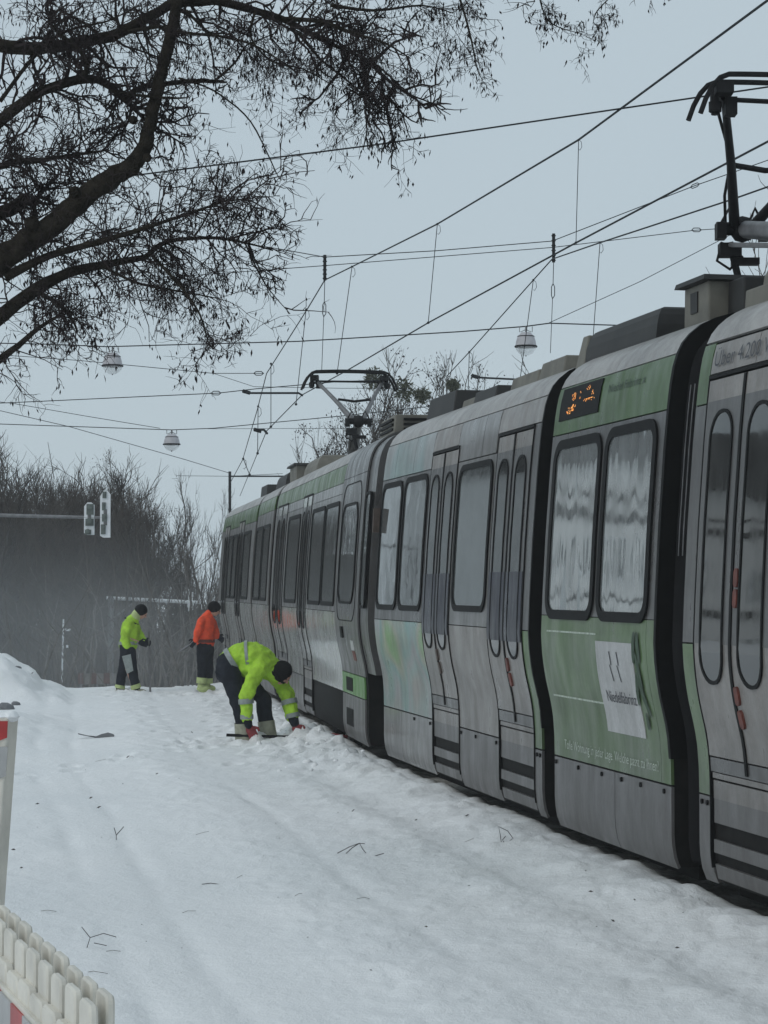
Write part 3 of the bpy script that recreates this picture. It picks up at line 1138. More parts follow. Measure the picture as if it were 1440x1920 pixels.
# ---- M4, M5
m = MM['M4']
common('M4', far, 0, m.L, roofcuts=2)
patch_part('M4', far, 'header_panel', M['green'], 0.0, m.L, 3.27, 3.495)
patch_part('M4', far, 'window_band', M['silver_cool'], 0.0, m.L, 1.70, 3.262)
patch_part('M4', far, 'side_panel', M['lowwhite'], 0.0, m.L, 0.735, 1.692)
patch_part('M4', far, 'skirt_panel', M['skirt'], 0.0, m.L, 0.20, 0.722)
window('M4', far, 0.2, 1.62, 1.76, 3.05, 0.12)
window('M4', far, 1.75, 3.1, 1.76, 3.05, 0.12)
m = MM['M5']
common('M5', far, 0, m.L, roofcuts=4)
patch_part('M5', far, 'header_panel', M['green'], 0.0, m.L, 3.20, 3.495)
for x0, x1 in ((0.0, 0.9), (2.1, 4.6), (5.8, m.L)):
    patch_part('M5', far, 'window_band', M['silver_cool'], x0, x1, 1.70, 3.19)
    patch_part('M5', far, 'side_panel', M['lowwhite'], x0, x1, 0.735, 1.692)
    patch_part('M5', far, 'skirt_panel', M['skirt'], x0, x1, 0.20, 0.722)
door('M5', far, 0.9, 2.09, lowmat='silver')
door('M5', far, 4.6, 5.79, lowmat='silver')
window('M5', far, 2.25, 3.3, 1.76, 3.05, 0.12)
window('M5', far, 3.4, 4.5, 1.76, 3.05, 0.12)
window('M5', far, 6.0, 7.5, 1.76, 3.05, 0.12)
for (q, a) in (('M3', 'M4'), ('M4', 'M5')):
    A, B_ = MM[q], MM[a]
    jm = Mod(tuple(B_.p1), tuple(A.p0))
    mb = MB()
    jm.shell(mb, -0.02, jm.L + .02, 0.09, ribs=6)
    mb.build('bellows', M['bellows'], far)
roof_box('M3', far, 'roofbox', 9.25, 10.5, .50, 2.1, 3.99, .03, slots=3)
roof_box('M3', far, 'roofbox', 0.3, 2.3, .50, 2.1, 4.02, .15)
roof_box('M3', far, 'roofdark', 4.4, 6.2, .70, 2.0, 3.90, .05)
roof_box('M4', far, 'roofbox', 2.0, 3.2, .50, 1.2, 4.02, .005, lid='roofdark')
roof_box('M4', far, 'roofdark', -0.3, 1.7, .45, 2.1, 3.99, .10)
roof_box('M5', far, 'roofdark', 4.6, 5.9, .50, 2.1, 3.98, .03)


# pantographs -----------------------------------------------------
def pantograph(parent, head, knee, base, ax, half=0.80, hw=0.52):
    """head, knee, base: points on the centreline; ax: unit vector across the track"""
    ax = Vector(ax)
    head, knee, base = Vector(head), Vector(knee), Vector(base)
    fw = Vector((-ax.y, ax.x, 0))
    mb = MB()
    mb.tube([base, base.lerp(knee, .5), knee], [0.075, 0.085, 0.065], 12)
    mb.tube([base + ax * .0 + fw * .25 + Vector((0, 0, .02)), knee - ax * .12 + Vector((0, 0, -.12))], 0.02, 6)
    mb.box(base - Vector((0, 0, .04)), .9, .9, .06)
    pg = mb.build('pantograph', M['galv'], parent, True)
    mb = MB()
    mb.tube([knee - ax * .20, knee + ax * .20], 0.05, 10)
    mb.ball(knee, .10, 10)
    mb.box(knee - ax * .1 + Vector((0, 0, -.16)), .16, .12, .10)
    mb.tube([knee - ax * .1 + Vector((0, 0, -.1)), knee - ax * .02 + Vector((0, 0, -.42))], .03, 6)
    for q_ in (-1, 1):
        mb.box(knee + ax * (.17 * q_) + Vector((0, 0, -.02)), .07, .13, .12)
        mb.tube([knee + ax * (.16 * q_) + Vector((0, 0, .05)), knee + ax * (.10 * q_) + Vector((0, 0, .16)), knee + ax * (.05 * q_) + Vector((0, 0, .05))], .013, 6)
    mb.tube([knee - ax * .16 + Vector((0, 0, -.10)), knee - ax * .20 + Vector((0, 0, -.24)), knee - ax * .10 + Vector((0, 0, -.30)), knee + Vector((0, 0, -.20))], .012, 6)
    mb.box(knee + ax * .02 + Vector((0, 0, -.24)), .20, .10, .05)
    mb.build('knee_joint', M['steel'], pg, True)
    for s in (-1, 1):
        top = head + ax * (hw * s) + Vector((0, 0, -.12))
        mb = MB()
        mb.tube([knee + ax * (.06 * s), knee.lerp(top, .5) + ax * (.02 * s), top], [.042, .033, .026], 8)
        mb.tube([knee.lerp(top, .55) + fw * .03, top + ax * (.05 * s) + fw * .06], .012, 5)
        mb.tube([knee + ax * (.1 * s) + fw * .08, knee.lerp(top, .28) + ax * (.07 * s) + fw * .08, knee.lerp(top, .6)], .012, 5)
        mb.build('upper_arm', M['steel'] if parent is near else M['galv'], pg, True)
        mb = MB()
        mb.tube([top + ax * (.07 * s) + Vector((0, 0, .10)), top + ax * (.07 * s) + Vector((0, 0, -.12))], .028, 8)
        mb.tube([top + Vector((0, 0, .02)), top + ax * (.08 * s) + Vector((0, 0, .02))], .022, 6)
        mb.box(top + ax * (.02 * s) + Vector((0, 0, .04)), .12, .30, .07)
        mb.box(top + ax * (-.04 * s) + Vector((0, 0, -.06)), .08, .12, .12)
        mb.tube([top + ax * (.07 * s) + Vector((0, 0, -.03)), top + ax * (.07 * s) + Vector((0, 0, -.10))], .044, 8)
        mb.build('spring_box', M['steel'], pg, True)
    mb = MB()
    mb.tube([head + ax * (-hw) + Vector((0, 0, -.13)), head + ax * hw + Vector((0, 0, -.13))], .018, 6)
    mb.tube([knee.lerp(head, .45) - ax * .25, knee.lerp(head, .45) + Vector((0, 0, -.03)), knee.lerp(head, .45) + ax * .25], .022, 6)
    mb.build('cross_bar', M['steel'], pg, True)
    for s in (-1, 1):
        o = fw * (.12 * s)
        pts = []
        for k in range(-12, 13):
            t = k / 12
            x = t * half
            z = 0.03 * (1 - t * t)
            e = max(0, abs(t) - .68) / .32
            z -= 0.26 * e ** 1.6
            x -= math.copysign(0.06 * e ** 2, t)
            pts.append(head + ax * x + o + Vector((0, 0, z)))
        mb = MB()
        mb.tube(pts, [(.016, .02)] * 25, 6)
        mb.build('collector_strip', M['steel'], pg, True)
    return pg


m0, m3 = MM['M0'], MM['M3']
axn = (m0.n[0], m0.n[1], 0)
pantograph(near, P(1492, 158, 15.0), P(1392, 430, 16.1), m0.loc(0.6, 1.5, 4.08), axn)
axf = (m3.n[0], m3.n[1], 0)
pantograph(far, P(655, 700, 34.0), P(672, 790, 33.2), m3.loc(-0.2, 1.325, 3.9), axf)


# ------------------------------------------------------------------ overhead line
def wire_mb(mb, pts, r=0.007, sag=0.0, n=5):
    pts = [Vector(p) for p in pts]
    out = []
    for a, b in zip(pts, pts[1:]):
        for k in range(8):
            t = k / 8
            q = a.lerp(b, t)
            q.z -= sag * 4 * t * (1 - t)
            out.append(q)
    out.append(pts[-1])
    mb.tube(out, r, n)


def wire(label, pts, r=0.007, sag=0.0, clamps=()):
    pts = [P(*p) for p in pts]
    t = thing('overhead_wire', label, 'wire', tuple(pts[0]), 'overhead wires and cables')
    mb = MB()
    wire_mb(mb, pts, r, sag)
    mb.build('cable', M['wire'], t)
    for c in clamps:
        q = P(*c[:3])
        d = Vector(c[3]) if len(c) > 3 else Vector((1, 0, 0))
        mb = MB()
        k = c[2] / F
        mb.tube([q - d * 9 * k, q - d * 5 * k + Vector((0, 0, 3.5 * k)), q + d * 5 * k + Vector((0, 0, 3.5 * k)), q + d * 9 * k], 0.9 * k, 5)
        mb.tube([q - d * 9 * k, q - d * 5 * k - Vector((0, 0, 3.5 * k)), q + d * 5 * k - Vector((0, 0, 3.5 * k)), q + d * 9 * k], 0.9 * k, 5)
        mb.build('turnbuckle', M['wire'], t)
    return t


def catenary(label, mess, cont, drops, rm=.011, rc=.010):
    t = thing('catenary', label, 'wire', tuple(P(*cont[0])), 'contact lines of the two tracks')
    mb = MB()
    wire_mb(mb, [P(*p) for p in mess], rm)
    mb.build('messenger_wire', M['wire'], t)
    mb = MB()
    wire_mb(mb, [P(*p) for p in cont], rc)
    mb.build('contact_wire', M['wire'], t)
    for (x0, y0, x1, y1, d) in drops:
        a, b = P(x0, y0, d), P(x1, y1, d)
        k = d / F
        mb = MB()
        mb.tube([a, b], 0.7 * k, 4)
        lp = [a + Vector((0, 0, 0)), a + Vector((5 * k, 0, -4 * k)), a + Vector((6 * k, 0, -14 * k)), a + Vector((2 * k, 0, -20 * k)), a + Vector((0, 0, -18 * k))]
        mb.tube(lp, 0.5 * k, 4)
        mb.ball(a, 2.4 * k, 6)
        mb.ball(b, 2.8 * k, 6)
        mb.build('dropper', M['wire'], t)
    return t


catenary('contact line above the stuck tram, its lower wire meeting the far pantograph',
         [(1900, -340, 12.6), (1440, 0, 16.4), (1085, 262, 21.9), (820, 420, 28.6), (660, 500, 34.9), (609, 525, 36.8), (576, 580, 40), (500, 700, 48.4), (482, 770, 53), (455, 862, 63), (432, 905, 73)],
         [(1720, 117, 14.6), (1440, 265, 16.9), (1080, 455, 21.9), (803, 605, 28.6), (650, 695, 34.9), (567, 740, 42), (500, 808, 48.4), (450, 930, 78)],
         [(1085, 262, 1080, 455, 21.9), (820, 420, 803, 605, 28.6), (660, 500, 632, 700, 34.9), (574, 580, 555, 758, 40), (508, 682, 508, 800, 47.5), (484, 762, 483, 850, 53), (456, 860, 468, 890, 63)])
catenary('contact line to the right, mostly hidden behind the tram roofs',
         [(1700, 255, 21.5), (1440, 350, 24.6), (1375, 373, 25.4), (1180, 437, 28.4), (1125, 455, 30.5), (1035, 486, 36.8), (1000, 525, 37.6), (880, 660, 43.8), (838, 705, 48)],
         [(1700, 520, 21.5), (1440, 620, 26), (1108, 690, 30.5), (972, 735, 37.6), (876, 790, 43.8), (838, 810, 48)],
         [(1125, 455, 1108, 690, 30.5), (1000, 525, 972, 735, 37.6), (880, 660, 876, 790, 43.8)])

wire('thick dark span wire highest in the sky from the leaning trunk to the near pantograph', [(-300, 385, 24), (258, 328, 22), (700, 272, 21), (1310, 182, 20), (1800, 110, 19)], .0085)
wire('upper wire of the pair held by the two insulator rods', [(300, 430, 38), (525, 467, 37.4), (609, 482, 36.8), (820, 470, 36.8), (1035, 452, 36.8), (1303, 348, 36.4), (1800, 175, 36)], .008, 0, [(1303, 348, 36.3, (.93, 0, .37))])
wire('lower wire of the pair held by the two insulator rods', [(60, 540, 37), (380, 515, 36.9), (609, 498, 36.8), (1035, 452 + 12, 36.8), (1300, 432, 36.8), (1700, 405, 37)], .007, 0, [(1306, 431, 36.7)])
wire('lamp span wire passing over both larger globe lamps', [(-200, 640, 48.6), (80, 645, 48.2), (200, 650, 48), (560, 640, 46), (860, 622, 44.6), (985, 612, 44), (1030, 606, 43.8), (1160, 610, 43.2), (1290, 606, 42.6), (1700, 590, 41)], .013, 0)
wire('thin guy cable rising right from the largest globe lamp to the near pantograph', [(1028, 606, 43.8), (1200, 528, 42.5), (1370, 440, 41), (1800, 215, 37)], .007)
wire('thin wire crossing behind the left globe lamp towards the messenger wire', [(-120, 660, 50), (40, 668, 49.8), (150, 676, 49.4), (400, 700, 48.6), (495, 700, 48.4)], .008, 0, [(485, 700, 48.2)])
wire('slack thin strut wire below the left globe lamp cable', [(400, 700, 48.6), (476, 725, 48.6), (640, 728, 47), (760, 728, 46)], .006)
wire('cable from the left edge to the steady arm left of the far pantograph', [(-200, 764, 45.5), (20, 755, 44), (410, 737, 42.4), (480, 729, 42.2), (640, 715, 41.5), (760, 712, 41.2)], .009, 0, [(405, 737, 42.3)])
wire('span wire carrying the smallest globe lamp', [(-200, 793, 57.5), (0, 795, 57), (322, 806, 56.4), (400, 803, 56.2), (640, 780, 55.6), (900, 752, 55)], .011)
wire('thin cable dipping from the left edge onto the smallest lamp span', [(-100, 742, 55.5), (28, 757, 56), (160, 780, 56.3), (300, 803, 56.4)], .008)
wire('thin wire running level behind the smallest globe lamp to the far pantograph', [(390, 804, 57), (640, 803, 57.5), (800, 803, 58)], .006)
wire('long thin guy falling from the left edge to the distant bracket pole', [(-100, 745, 62), (0, 770, 64), (130, 800, 66), (348, 862, 71), (430, 887, 74)], .010)
wire('short far cable from the background trees to the bracket pole', [(330, 892, 74), (430, 893, 74), (530, 888, 74)], .008)

# insulator rods hanging from the span pair
for lab, x, y0, y1, ye in (('insulator rod left, above the far pantograph', 609, 478, 526, 700), ('insulator rod right, above the globe lamp', 1038, 438, 492, 662)):
    d = 36.8
    k = d / F
    t = thing('insulator_rod', lab, 'insulator', tuple(P(x, y0, d)), 'insulator rods on the span wires')
    mb = MB()
    mb.tube([P(x, y0, d), P(x, y1, d)], 3.0 * k, 8)
    for q in np.linspace(y0 + 4, y1 - 4, 6):
        mb.tube([P(x, q - 1, d), P(x, q + 1, d)], 4.2 * k, 8)
    mb.build('rod', M['steel'], t)
    mb = MB()
    yb = y1 + 40
    mb.tube([P(x, y1, d), P(x - 1, yb, d)], .7 * k, 4)
    mb.tube([P(x - 1, yb, d), P(x - 4, yb + 6, d), P(x - 4, yb + 22, d), P(x - 2, yb + 28, d)], .8 * k, 4)
    mb.tube([P(x - 1, yb, d), P(x + 2, yb + 6, d), P(x + 2, yb + 22, d), P(x - 2, yb + 28, d)], .8 * k, 4)
    mb.tube([P(x - 2, yb + 28, d), P(x - 6, ye, d)], .6 * k, 4)
    mb.build('hanger_wire', M['wire'], t)

# steady arms
for lab, pts, r in (('longer steady arm just left of the far pantograph head', [(455, 733, 42.2), (466, 737, 42.1), (560, 737, 42), (568, 742, 42)], 2.2),
                    ('short steady arm below it on the crossing wires', [(476, 805, 48.6), (495, 806, 48.5), (501, 813, 48.4)], 2.4),
                    ('steady arm right of the mistletoe tree', [(884, 704, 48.4), (900, 708, 48.2), (960, 711, 47.5), (1010, 714, 47)], 2.0)):
    d = pts[0][2]
    k = d / F
    t = thing('steady_arm', lab, 'bracket', tuple(P(*pts[0])), 'steady arms on the contact wires')
    mb = MB()
    mb.tube([P(*p) for p in pts], r * k, 6)
    mb.build('arm', M['wire'], t)
    mb = MB()
    mb.tube([P(*pts[0]), P(pts[0][0] + 14, pts[0][1] + 4, d)], 3.6 * k, 8)
    mb.build('insulator', M['steel'], t)

# bracket pole far behind
t = thing('catenary_pole', 'thin bracket pole far behind the end of the tram', 'pole', tuple(P(431, 1290, 74)))
mb = MB()
mb.tube([Vector((P(431, 1290, 74).x, 74, -2.2)), P(431, 884, 74)], .05, 8)
mb.build('mast', M['wire'], t)
mb = MB()
mb.tube([P(431, 893, 74), P(560, 893, 74)], .03, 6)
mb.build('bracket', M['wire'], t)

# globe street lamps hanging from the wires
for lab, x, yt, yb, wpx, d in (('largest clear globe lamp, hanging right of centre', 986, 612, 665, 40, 44.0), ('globe lamp hanging at the left under the drooping twigs', 211, 651, 700, 38, 48.0), ('smallest globe lamp, hanging above the background trees', 322, 806, 844, 31, 56.4)):
    k = d / F
    top = P(x, yt, d)
    t = thing('hanging_lamp', lab, 'street lamp', tuple(top), 'globe lamps hanging from wires')
    rr = wpx / 2 * k
    H = (yb - yt) * k
    mb = MB()
    mb.tube([top, top - Vector((0, 0, H * .2))], 1.6 * k, 8)
    for s in (-1, 1):
        mb.tube([top + Vector((s * rr * .6, 0, 0)), top + Vector((s * rr * .6, 0, -H * .2)), top + Vector((s * rr * .25, 0, -H * .16)), top + Vector((0, 0, -H * .1))], .8 * k, 5)
    mb.build('hanger', M['galv'], t)
    c = top - Vector((0, 0, H * .72))
    mb = MB()
    mb.lathe(c, [(0.001, H * .52), (rr * .45, H * .50), (rr * .75, H * .38), (rr * .80, H * .34), (rr * .93, H * .18), (rr, 0.02 * H)], 24)
    mb.build('housing', M['lampshade'], t, True)
    mb = MB()
    mb.lathe(c, [(rr * 1.04, .035 * H), (rr * 1.1, 0), (rr * 1.04, -.03 * H), (rr * .98, 0), (rr * 1.04, .035 * H)], 24)
    mb.lathe(c + Vector((0, 0, H * .36)), [(rr * .78, .02 * H), (rr * .83, 0), (rr * .78, -.02 * H)], 24)
    mb.build('rim', M['steel'], t, True)
    mb = MB()
    mb.lathe(c, [(rr * .98, 0), (rr * .90, -H * .12), (rr * .65, -H * .24), (rr * .3, -H * .31), (0.001, -H * .33)], 24)
    mb.build('glass_bowl', M['lampglass'], t, True)
    mb = MB()
    mb.ball(c - Vector((0, 0, H * .33)), 1.4 * k, 6)
    mb.build('finial', M['steel'], t)


# ------------------------------------------------------------------ trees
def wander(p, d, length, r0, r1, seg, rng, droop=0.0, wob=0.25):
    pts, rad = [p.copy()], [r0]
    st = length / seg
    d = d.normalized()
    for i in range(seg):
        d = (d + Vector((rng.gauss(0, wob), rng.gauss(0, wob), rng.gauss(0, wob) - droop))).normalized()
        p = p + d * st
        pts.append(p.copy())
        rad.append(r0 + (r1 - r0) * (i + 1) / seg)
    return pts, rad


def twiggery(mb, pts, r, rng, n, length, level, tips, wob=.28, droop=.04, minr=.0022, spread=1.0, bias=None):
    """side shoots spawned along a branch, recursively"""
    for k in range(n):
        t = rng.uniform(0.05, 1.0)
        i = min(len(pts) - 2, int(t * (len(pts) - 1)))
        p = pts[i].lerp(pts[i + 1], rng.random())
        ax = (pts[i + 1] - pts[i]).normalized()
        q = Vector((rng.gauss(0, 1), rng.gauss(0, 1), rng.gauss(0, 1)))
        q = (q - ax * q.dot(ax)).normalized()
        d = ax * rng.uniform(.3, 1.0) + q * spread
        if bias is not None:
            d += bias
        L_ = length * rng.uniform(.45, 1.25)
        rr = max(minr, r * rng.uniform(.5, .8))
        sp, sr = wander(p, d, L_, rr, max(minr * .55, rr * .35), 5 if level > 0 else 4, rng, droop, wob)
        mb.tube(sp, sr, 3 if rr < .012 else 5, caps=False)
        if level > 0:
            twiggery(mb, sp, rr, rng, rng.choice((3, 4, 5)), L_ * .55, level - 1, tips, wob, droop, minr, spread)
        else:
            tips.append(sp[-1])
            tips.append(sp[-2])


def locust():
    rng = random.Random(11)
    D = 13.0
    k = D / F
    root = P(-430, 1700, D)
    root.z = ground_h(root.x, root.y)
    t = thing('bare_tree', 'big dark bare tree leaning in from the left with hanging seed pods', 'tree', tuple(root))

    def pl(pix, dz=0.0):
        n = len(pix)
        return [P(x, y, D + dz * (i / max(1, n - 1))) for i, (x, y, w) in enumerate(pix)], [w * k / 2 for _, _, w in pix]

    def smooth(pts, rad, it=3):
        op, orr = [], []
        for i in range(len(pts) - 1):
            for j in range(it):
                u = j / it
                a = pts[max(i - 1, 0)]
                b, c = pts[i], pts[i + 1]
                e = pts[min(i + 2, len(pts) - 1)]
                q = 0.5 * ((2 * b) + (c - a) * u + (2 * a - 5 * b + 4 * c - e) * u * u + (3 * b - a - 3 * c + e) * u ** 3)
                op.append(q + Vector((rng.gauss(0, .05), rng.gauss(0, .05), rng.gauss(0, .05))) * rad[i] * 1.6)
                orr.append((rad[i] * (1 - u) + rad[i + 1] * u) * rng.uniform(.93, 1.08))
        op.append(pts[-1])
        orr.append(rad[-1])
        return op, orr
    trunk = [(-430, 1745, 150), (-405, 1300, 130), (-330, 930, 118), (-180, 680, 108), (-60, 545, 100), (0, 490, 92), (90, 425, 84), (180, 352, 74), (235, 318, 68), (268, 285, 56), (285, 215, 47), (300, 150, 44), (315, 85, 42), (328, 30, 40), (338, -60, 36)]
    p, r = pl([(x, y, w * .52) for x, y, w in trunk])
    p, r = smooth(p, r, 5)
    mb = MB()
    mb.tube(p, r, 14)
    for (kx, ky, kr) in ((276, 296, 9), (225, 330, 12), (250, 225, 9), (60, 420, 16), (140, 360, 12)):
        mb.ball(P(kx, ky, D - .06), kr * k, 8)
    tr = mb.build('trunk', M['bark'], t, True)
    tx = bpy.data.textures.new('bark_relief', 'CLOUDS')
    tx.noise_scale = .07
    limbs = [
        ([(-60, 75, 46), (20, 88, 44), (90, 90, 42), (160, 78, 38), (230, 60, 36), (290, 25, 36), (330, 6, 34), (400, 2, 30), (470, 18, 26), (530, 36, 22), (580, 62, 16), (650, 96, 11), (700, 118, 8), (750, 160, 5)], 26, 62),
        ([(-30, 255, 32), (40, 195, 30), (100, 162, 27), (160, 148, 24), (195, 155, 22), (232, 185, 16), (262, 215, 9), (298, 252, 4)], 16, 48),
        ([(232, 187, 14), (262, 165, 15), (310, 157, 14), (370, 152, 13), (402, 152, 11), (424, 155, 3)], 2, 15),
        ([(404, 150, 8), (440, 118, 6), (462, 85, 5), (480, 78, 4), (520, 60, 3)], 8, 40),
        ([(222, 172, 9), (270, 180, 8), (320, 184, 7), (352, 183, 3)], 1, 15),
        ([(335, 146, 6), (385, 162, 5), (430, 190, 5), (470, 228, 4.5), (500, 285, 4), (520, 328, 3), (528, 338, 2)], 5, 20),
        ([(-40, 625, 44), (30, 570, 38), (90, 530, 32), (150, 506, 26), (220, 492, 19), (272, 482, 16), (295, 462, 14), (330, 450, 11), (400, 446, 9), (460, 455, 6), (512, 470, 3)], 26, 52),
        ([(10, 520, 26), (90, 480, 20), (170, 458, 16), (230, 440, 13), (300, 418, 10), (370, 395, 8), (420, 378, 5), (470, 372, 3)], 30, 55),
        ([(285, 478, 10), (310, 505, 9), (345, 545, 8), (375, 590, 6), (390, 640, 4), (400, 655, 2)], 18, 40),
        ([(190, 498, 10), (250, 528, 8), (300, 540, 7), (350, 548, 5), (410, 560, 3)], 18, 40),
        ([(-60, 425, 40), (0, 400, 38), (44, 376, 36)], 4, 40),
        ([(-40, 330, 22), (20, 305, 18), (80, 300, 14), (140, 290, 9), (200, 282, 4)], 24, 55),
        ([(-40, 700, 22), (20, 660, 18), (60, 625, 14), (95, 600, 9), (120, 590, 5), (135, 585, 3)], 16, 40),
        ([(-40, 560, 24), (20, 470, 18), (60, 420, 14), (70, 370, 10), (110, 330, 5)], 20, 50),
        ([(60, 540, 16), (110, 570, 12), (135, 600, 8), (145, 620, 4)], 14, 36),
        ([(150, 150, 16), (165, 120, 14), (140, 85, 12), (110, 62, 9), (95, 35, 6), (130, 5, 4)], 12, 40),
        ([(240, 60, 12), (300, 50, 10), (350, 62, 9), (410, 68, 8), (470, 82, 6), (520, 110, 5), (560, 140, 3)], 12, 40),
        ([(330, 4, 18), (460, -25, 16), (600, -25, 13), (720, -10, 10), (860, -18, 8), (1010, -25, 6), (1240, -20, 4)], 14, 40),
        ([(530, 36, 14), (600, 40, 12), (660, 62, 9), (720, 80, 6), (770, 110, 3)], 24, 45),
        ([(560, 60, 10), (600, 110, 8), (650, 150, 6), (700, 195, 4), (740, 215, 2)], 26, 45),
        ([(858, -15, 7), (875, 40, 6), (887, 90, 5), (895, 130, 4), (905, 150, 2)], 12, 28),
        ([(1008, -20, 5), (1022, 30, 4), (1045, 50, 3), (1085, 62, 2)], 9, 24),
        ([(1160, -20, 4), (1120, 20, 3), (1112, 45, 2)], 5, 20),
        ([(115, 20, 8), (180, 60, 7), (215, 120, 5), (240, 170, 3)], 10, 40),
        ([(265, 30, 8), (275, 75, 6), (282, 120, 4), (290, 170, 3)], 8, 35),
        ([(480, 20, 8), (470, 70, 7), (510, 115, 6), (570, 130, 4), (640, 170, 2)], 16, 42),
        ([(620, 10, 10), (700, 20, 8), (790, 10, 5), (850, 25, 3)], 16, 38),
        ([(350, 20, 9), (390, 60, 7), (430, 65, 5), (470, 105, 3), (500, 130, 2)], 12, 40),
        ([(0, 190, 12), (60, 110, 10), (120, 60, 8), (200, 40, 5), (260, 10, 3)], 14, 45),
        ([(360, 450, 6), (380, 420, 5), (400, 380, 4), (408, 330, 3), (412, 305, 2)], 7, 22),
    ]
    tw = MB()
    tips = []
    for li, (pix, n, ln) in enumerate(limbs):
        f_ = .58 if li == 0 else .72
        pix = [(x, y, w * f_) for x, y, w in pix]
        off = rng.uniform(-.5, .5)
        p, r = pl(pix, off)
        p, r = smooth(p, r, 3)
        mb = MB()
        mb.tube(p, r, 8 if r[0] > .02 else 6)
        mb.build('limb', M['bark'], t, True)
        twiggery(tw, p, r[len(r) // 2] * .6, rng, int(n * (2.0 if pix[0][0] < 20 else 1.5)), ln * 2.6 * k, 2, tips, wob=.23, droop=.045, minr=.0015)
    o = tw.build('twigs', M['twig'], t)
    o['kind'] = 'stuff'
    pd = MB()
    for q in tips:
        if q.z < 2.5 or rng.random() > .20:
            continue
        for _ in range(rng.choice((1, 1, 2))):
            L_ = rng.uniform(.022, .055)
            w = rng.uniform(.004, .008)
            a = rng.uniform(0, 6.28)
            dx, dy = math.cos(a) * w, math.sin(a) * w
            b = q + Vector((rng.gauss(0, .015), rng.gauss(0, .015), rng.gauss(0, .01)))
            lean = Vector((rng.gauss(0, .3), rng.gauss(0, .3), -1)).normalized()
            pd.add([b, b + lean * L_ * .45 + Vector((dx, dy, 0)), b + lean * L_ * .5 - Vector((dx, dy, 0)), b + lean * L_, b + lean * L_ * .5 + Vector((-dy, dx, 0))], [(0, 1, 4), (0, 4, 2), (1, 3, 4), (4, 3, 2), (0, 2, 1), (1, 2, 3)])
    o = pd.build('seed_pods', M['pod'], t)
    o['kind'] = 'stuff'


locust()


def far_tree_meshes(seed, H=9.0, trunk_r=.17, levels=3, up=.55, dense=1.0, clumps=0, thin=.011, spread=.9):
    """returns MB trunk (with limbs), MB twigs, MB clumps, all rooted at the origin"""
    rng = random.Random(seed)
    tb, tw, cl = MB(), MB(), MB()
    tips = []
    sp, sr = wander(Vector((0, 0, -.3)), Vector((rng.gauss(0, .06), rng.gauss(0, .06), 1)), H * .55, trunk_r, trunk_r * .55, 7, rng, -.03, .05)
    tb.tube(sp, sr, 7)
    stack = []
    for k in range(int(10 * dense)):
        t = rng.uniform(.35, 1.0)
        i = min(len(sp) - 2, int(t * (len(sp) - 1)))
        p = sp[i].lerp(sp[i + 1], rng.random())
        a = rng.uniform(0, 6.28)
        d = Vector((math.cos(a) * spread, math.sin(a) * spread, rng.uniform(up * .6, up * 1.8)))
        stack.append((p, d, H * rng.uniform(.30, .52), trunk_r * rng.uniform(.3, .5), levels))
    stack.append((sp[-1], Vector((.1, 0, 1)), H * .45, trunk_r * .5, levels))
    while stack:
        p, d, L_, r, lv = stack.pop()
        q, rr = wander(p, d, L_, r, r * .4, 5, rng, -up * .12, .17)
        (tb if lv >= levels - 0 else tw).tube(q, [max(x, thin * .5) for x in rr], 5 if lv >= levels else 3, caps=False)
        if lv > 0:
            for k in range(int(rng.choice((4, 5, 6)) * (dense ** .5))):
                i = rng.randrange(1, len(q) - 1)
                pp = q[i].lerp(q[i + 1], rng.random())
                ax = (q[i + 1] - q[i]).normalized()
                sd_ = Vector((rng.gauss(0, 1), rng.gauss(0, 1), rng.gauss(0, .8))).normalized()
                stack.append((pp, ax + sd_ * .75 + Vector((0, 0, up * .35)), L_ * rng.uniform(.4, .62), max(thin, r * .45), lv - 1))
        else:
            tips.append(q[-1])
    for k in range(clumps):
        c = tips[rng.randrange(len(tips))]
        for j in range(26):
            b = c + Vector((rng.gauss(0, .22), rng.gauss(0, .22), rng.gauss(0, .13)))
            s = rng.uniform(.025, .06)
            e1 = Vector((rng.gauss(0, 1), rng.gauss(0, 1), rng.gauss(0, 1))).normalized() * s
            e2 = Vector((rng.gauss(0, 1), rng.gauss(0, 1), rng.gauss(0, 1))).normalized() * s * .6
            cl.add([b - e1, b + e2, b + e1, b - e2], [(0, 1, 2, 3)])
    return tb, tw, cl


def mesh_of(mb, name, mat):
    me = bpy.data.meshes.new(name)
    me.from_pydata([tuple(v) for v in mb.v], [], mb.f)
    me.materials.append(mat)
    return me


def proto(seed, **k):
    tb, tw, cl = far_tree_meshes(seed, **k)
    return (mesh_of(tb, 'trunk', M['farbark']), mesh_of(tw, 'crown', M['fartwig']), mesh_of(cl, 'leaf_clumps', M['pod']) if cl.f else None, tw, tb)


PR = [proto(1, H=9, dense=1.0), proto(2, H=9, dense=1.15, up=.9, spread=.45), proto(3, H=9, dense=1.0, clumps=150), proto(4, H=9, dense=1.3, up=.8, spread=.55, clumps=90)]


def far_tree(label, px, d, top_py, kindi, rot, group='bare trees beyond the tracks', wide=1.0, name='bare_tree', cat='tree'):
    base = Vector(((px - 720) / F * d, d, 0))
    base.z = ground_h(base.x, base.y, False)
    top = P(px, top_py, d).z
    s = (top - base.z) / 10.9
    t = thing(name, label, cat, tuple(base), group)
    t.rotation_euler = (0, 0, rot)
    t.scale = (s * wide, s * wide, s)
    pr = PR[kindi]
    for nm, me in (('trunk', pr[0]), ('crown', pr[1]), ('leaf_clumps', pr[2])):
        if me is None:
            continue
        o = bpy.data.objects.new(nm, me)
        COL.objects.link(o)
        o.parent = t
        if nm != 'trunk':
            o['kind'] = 'stuff'
    return t


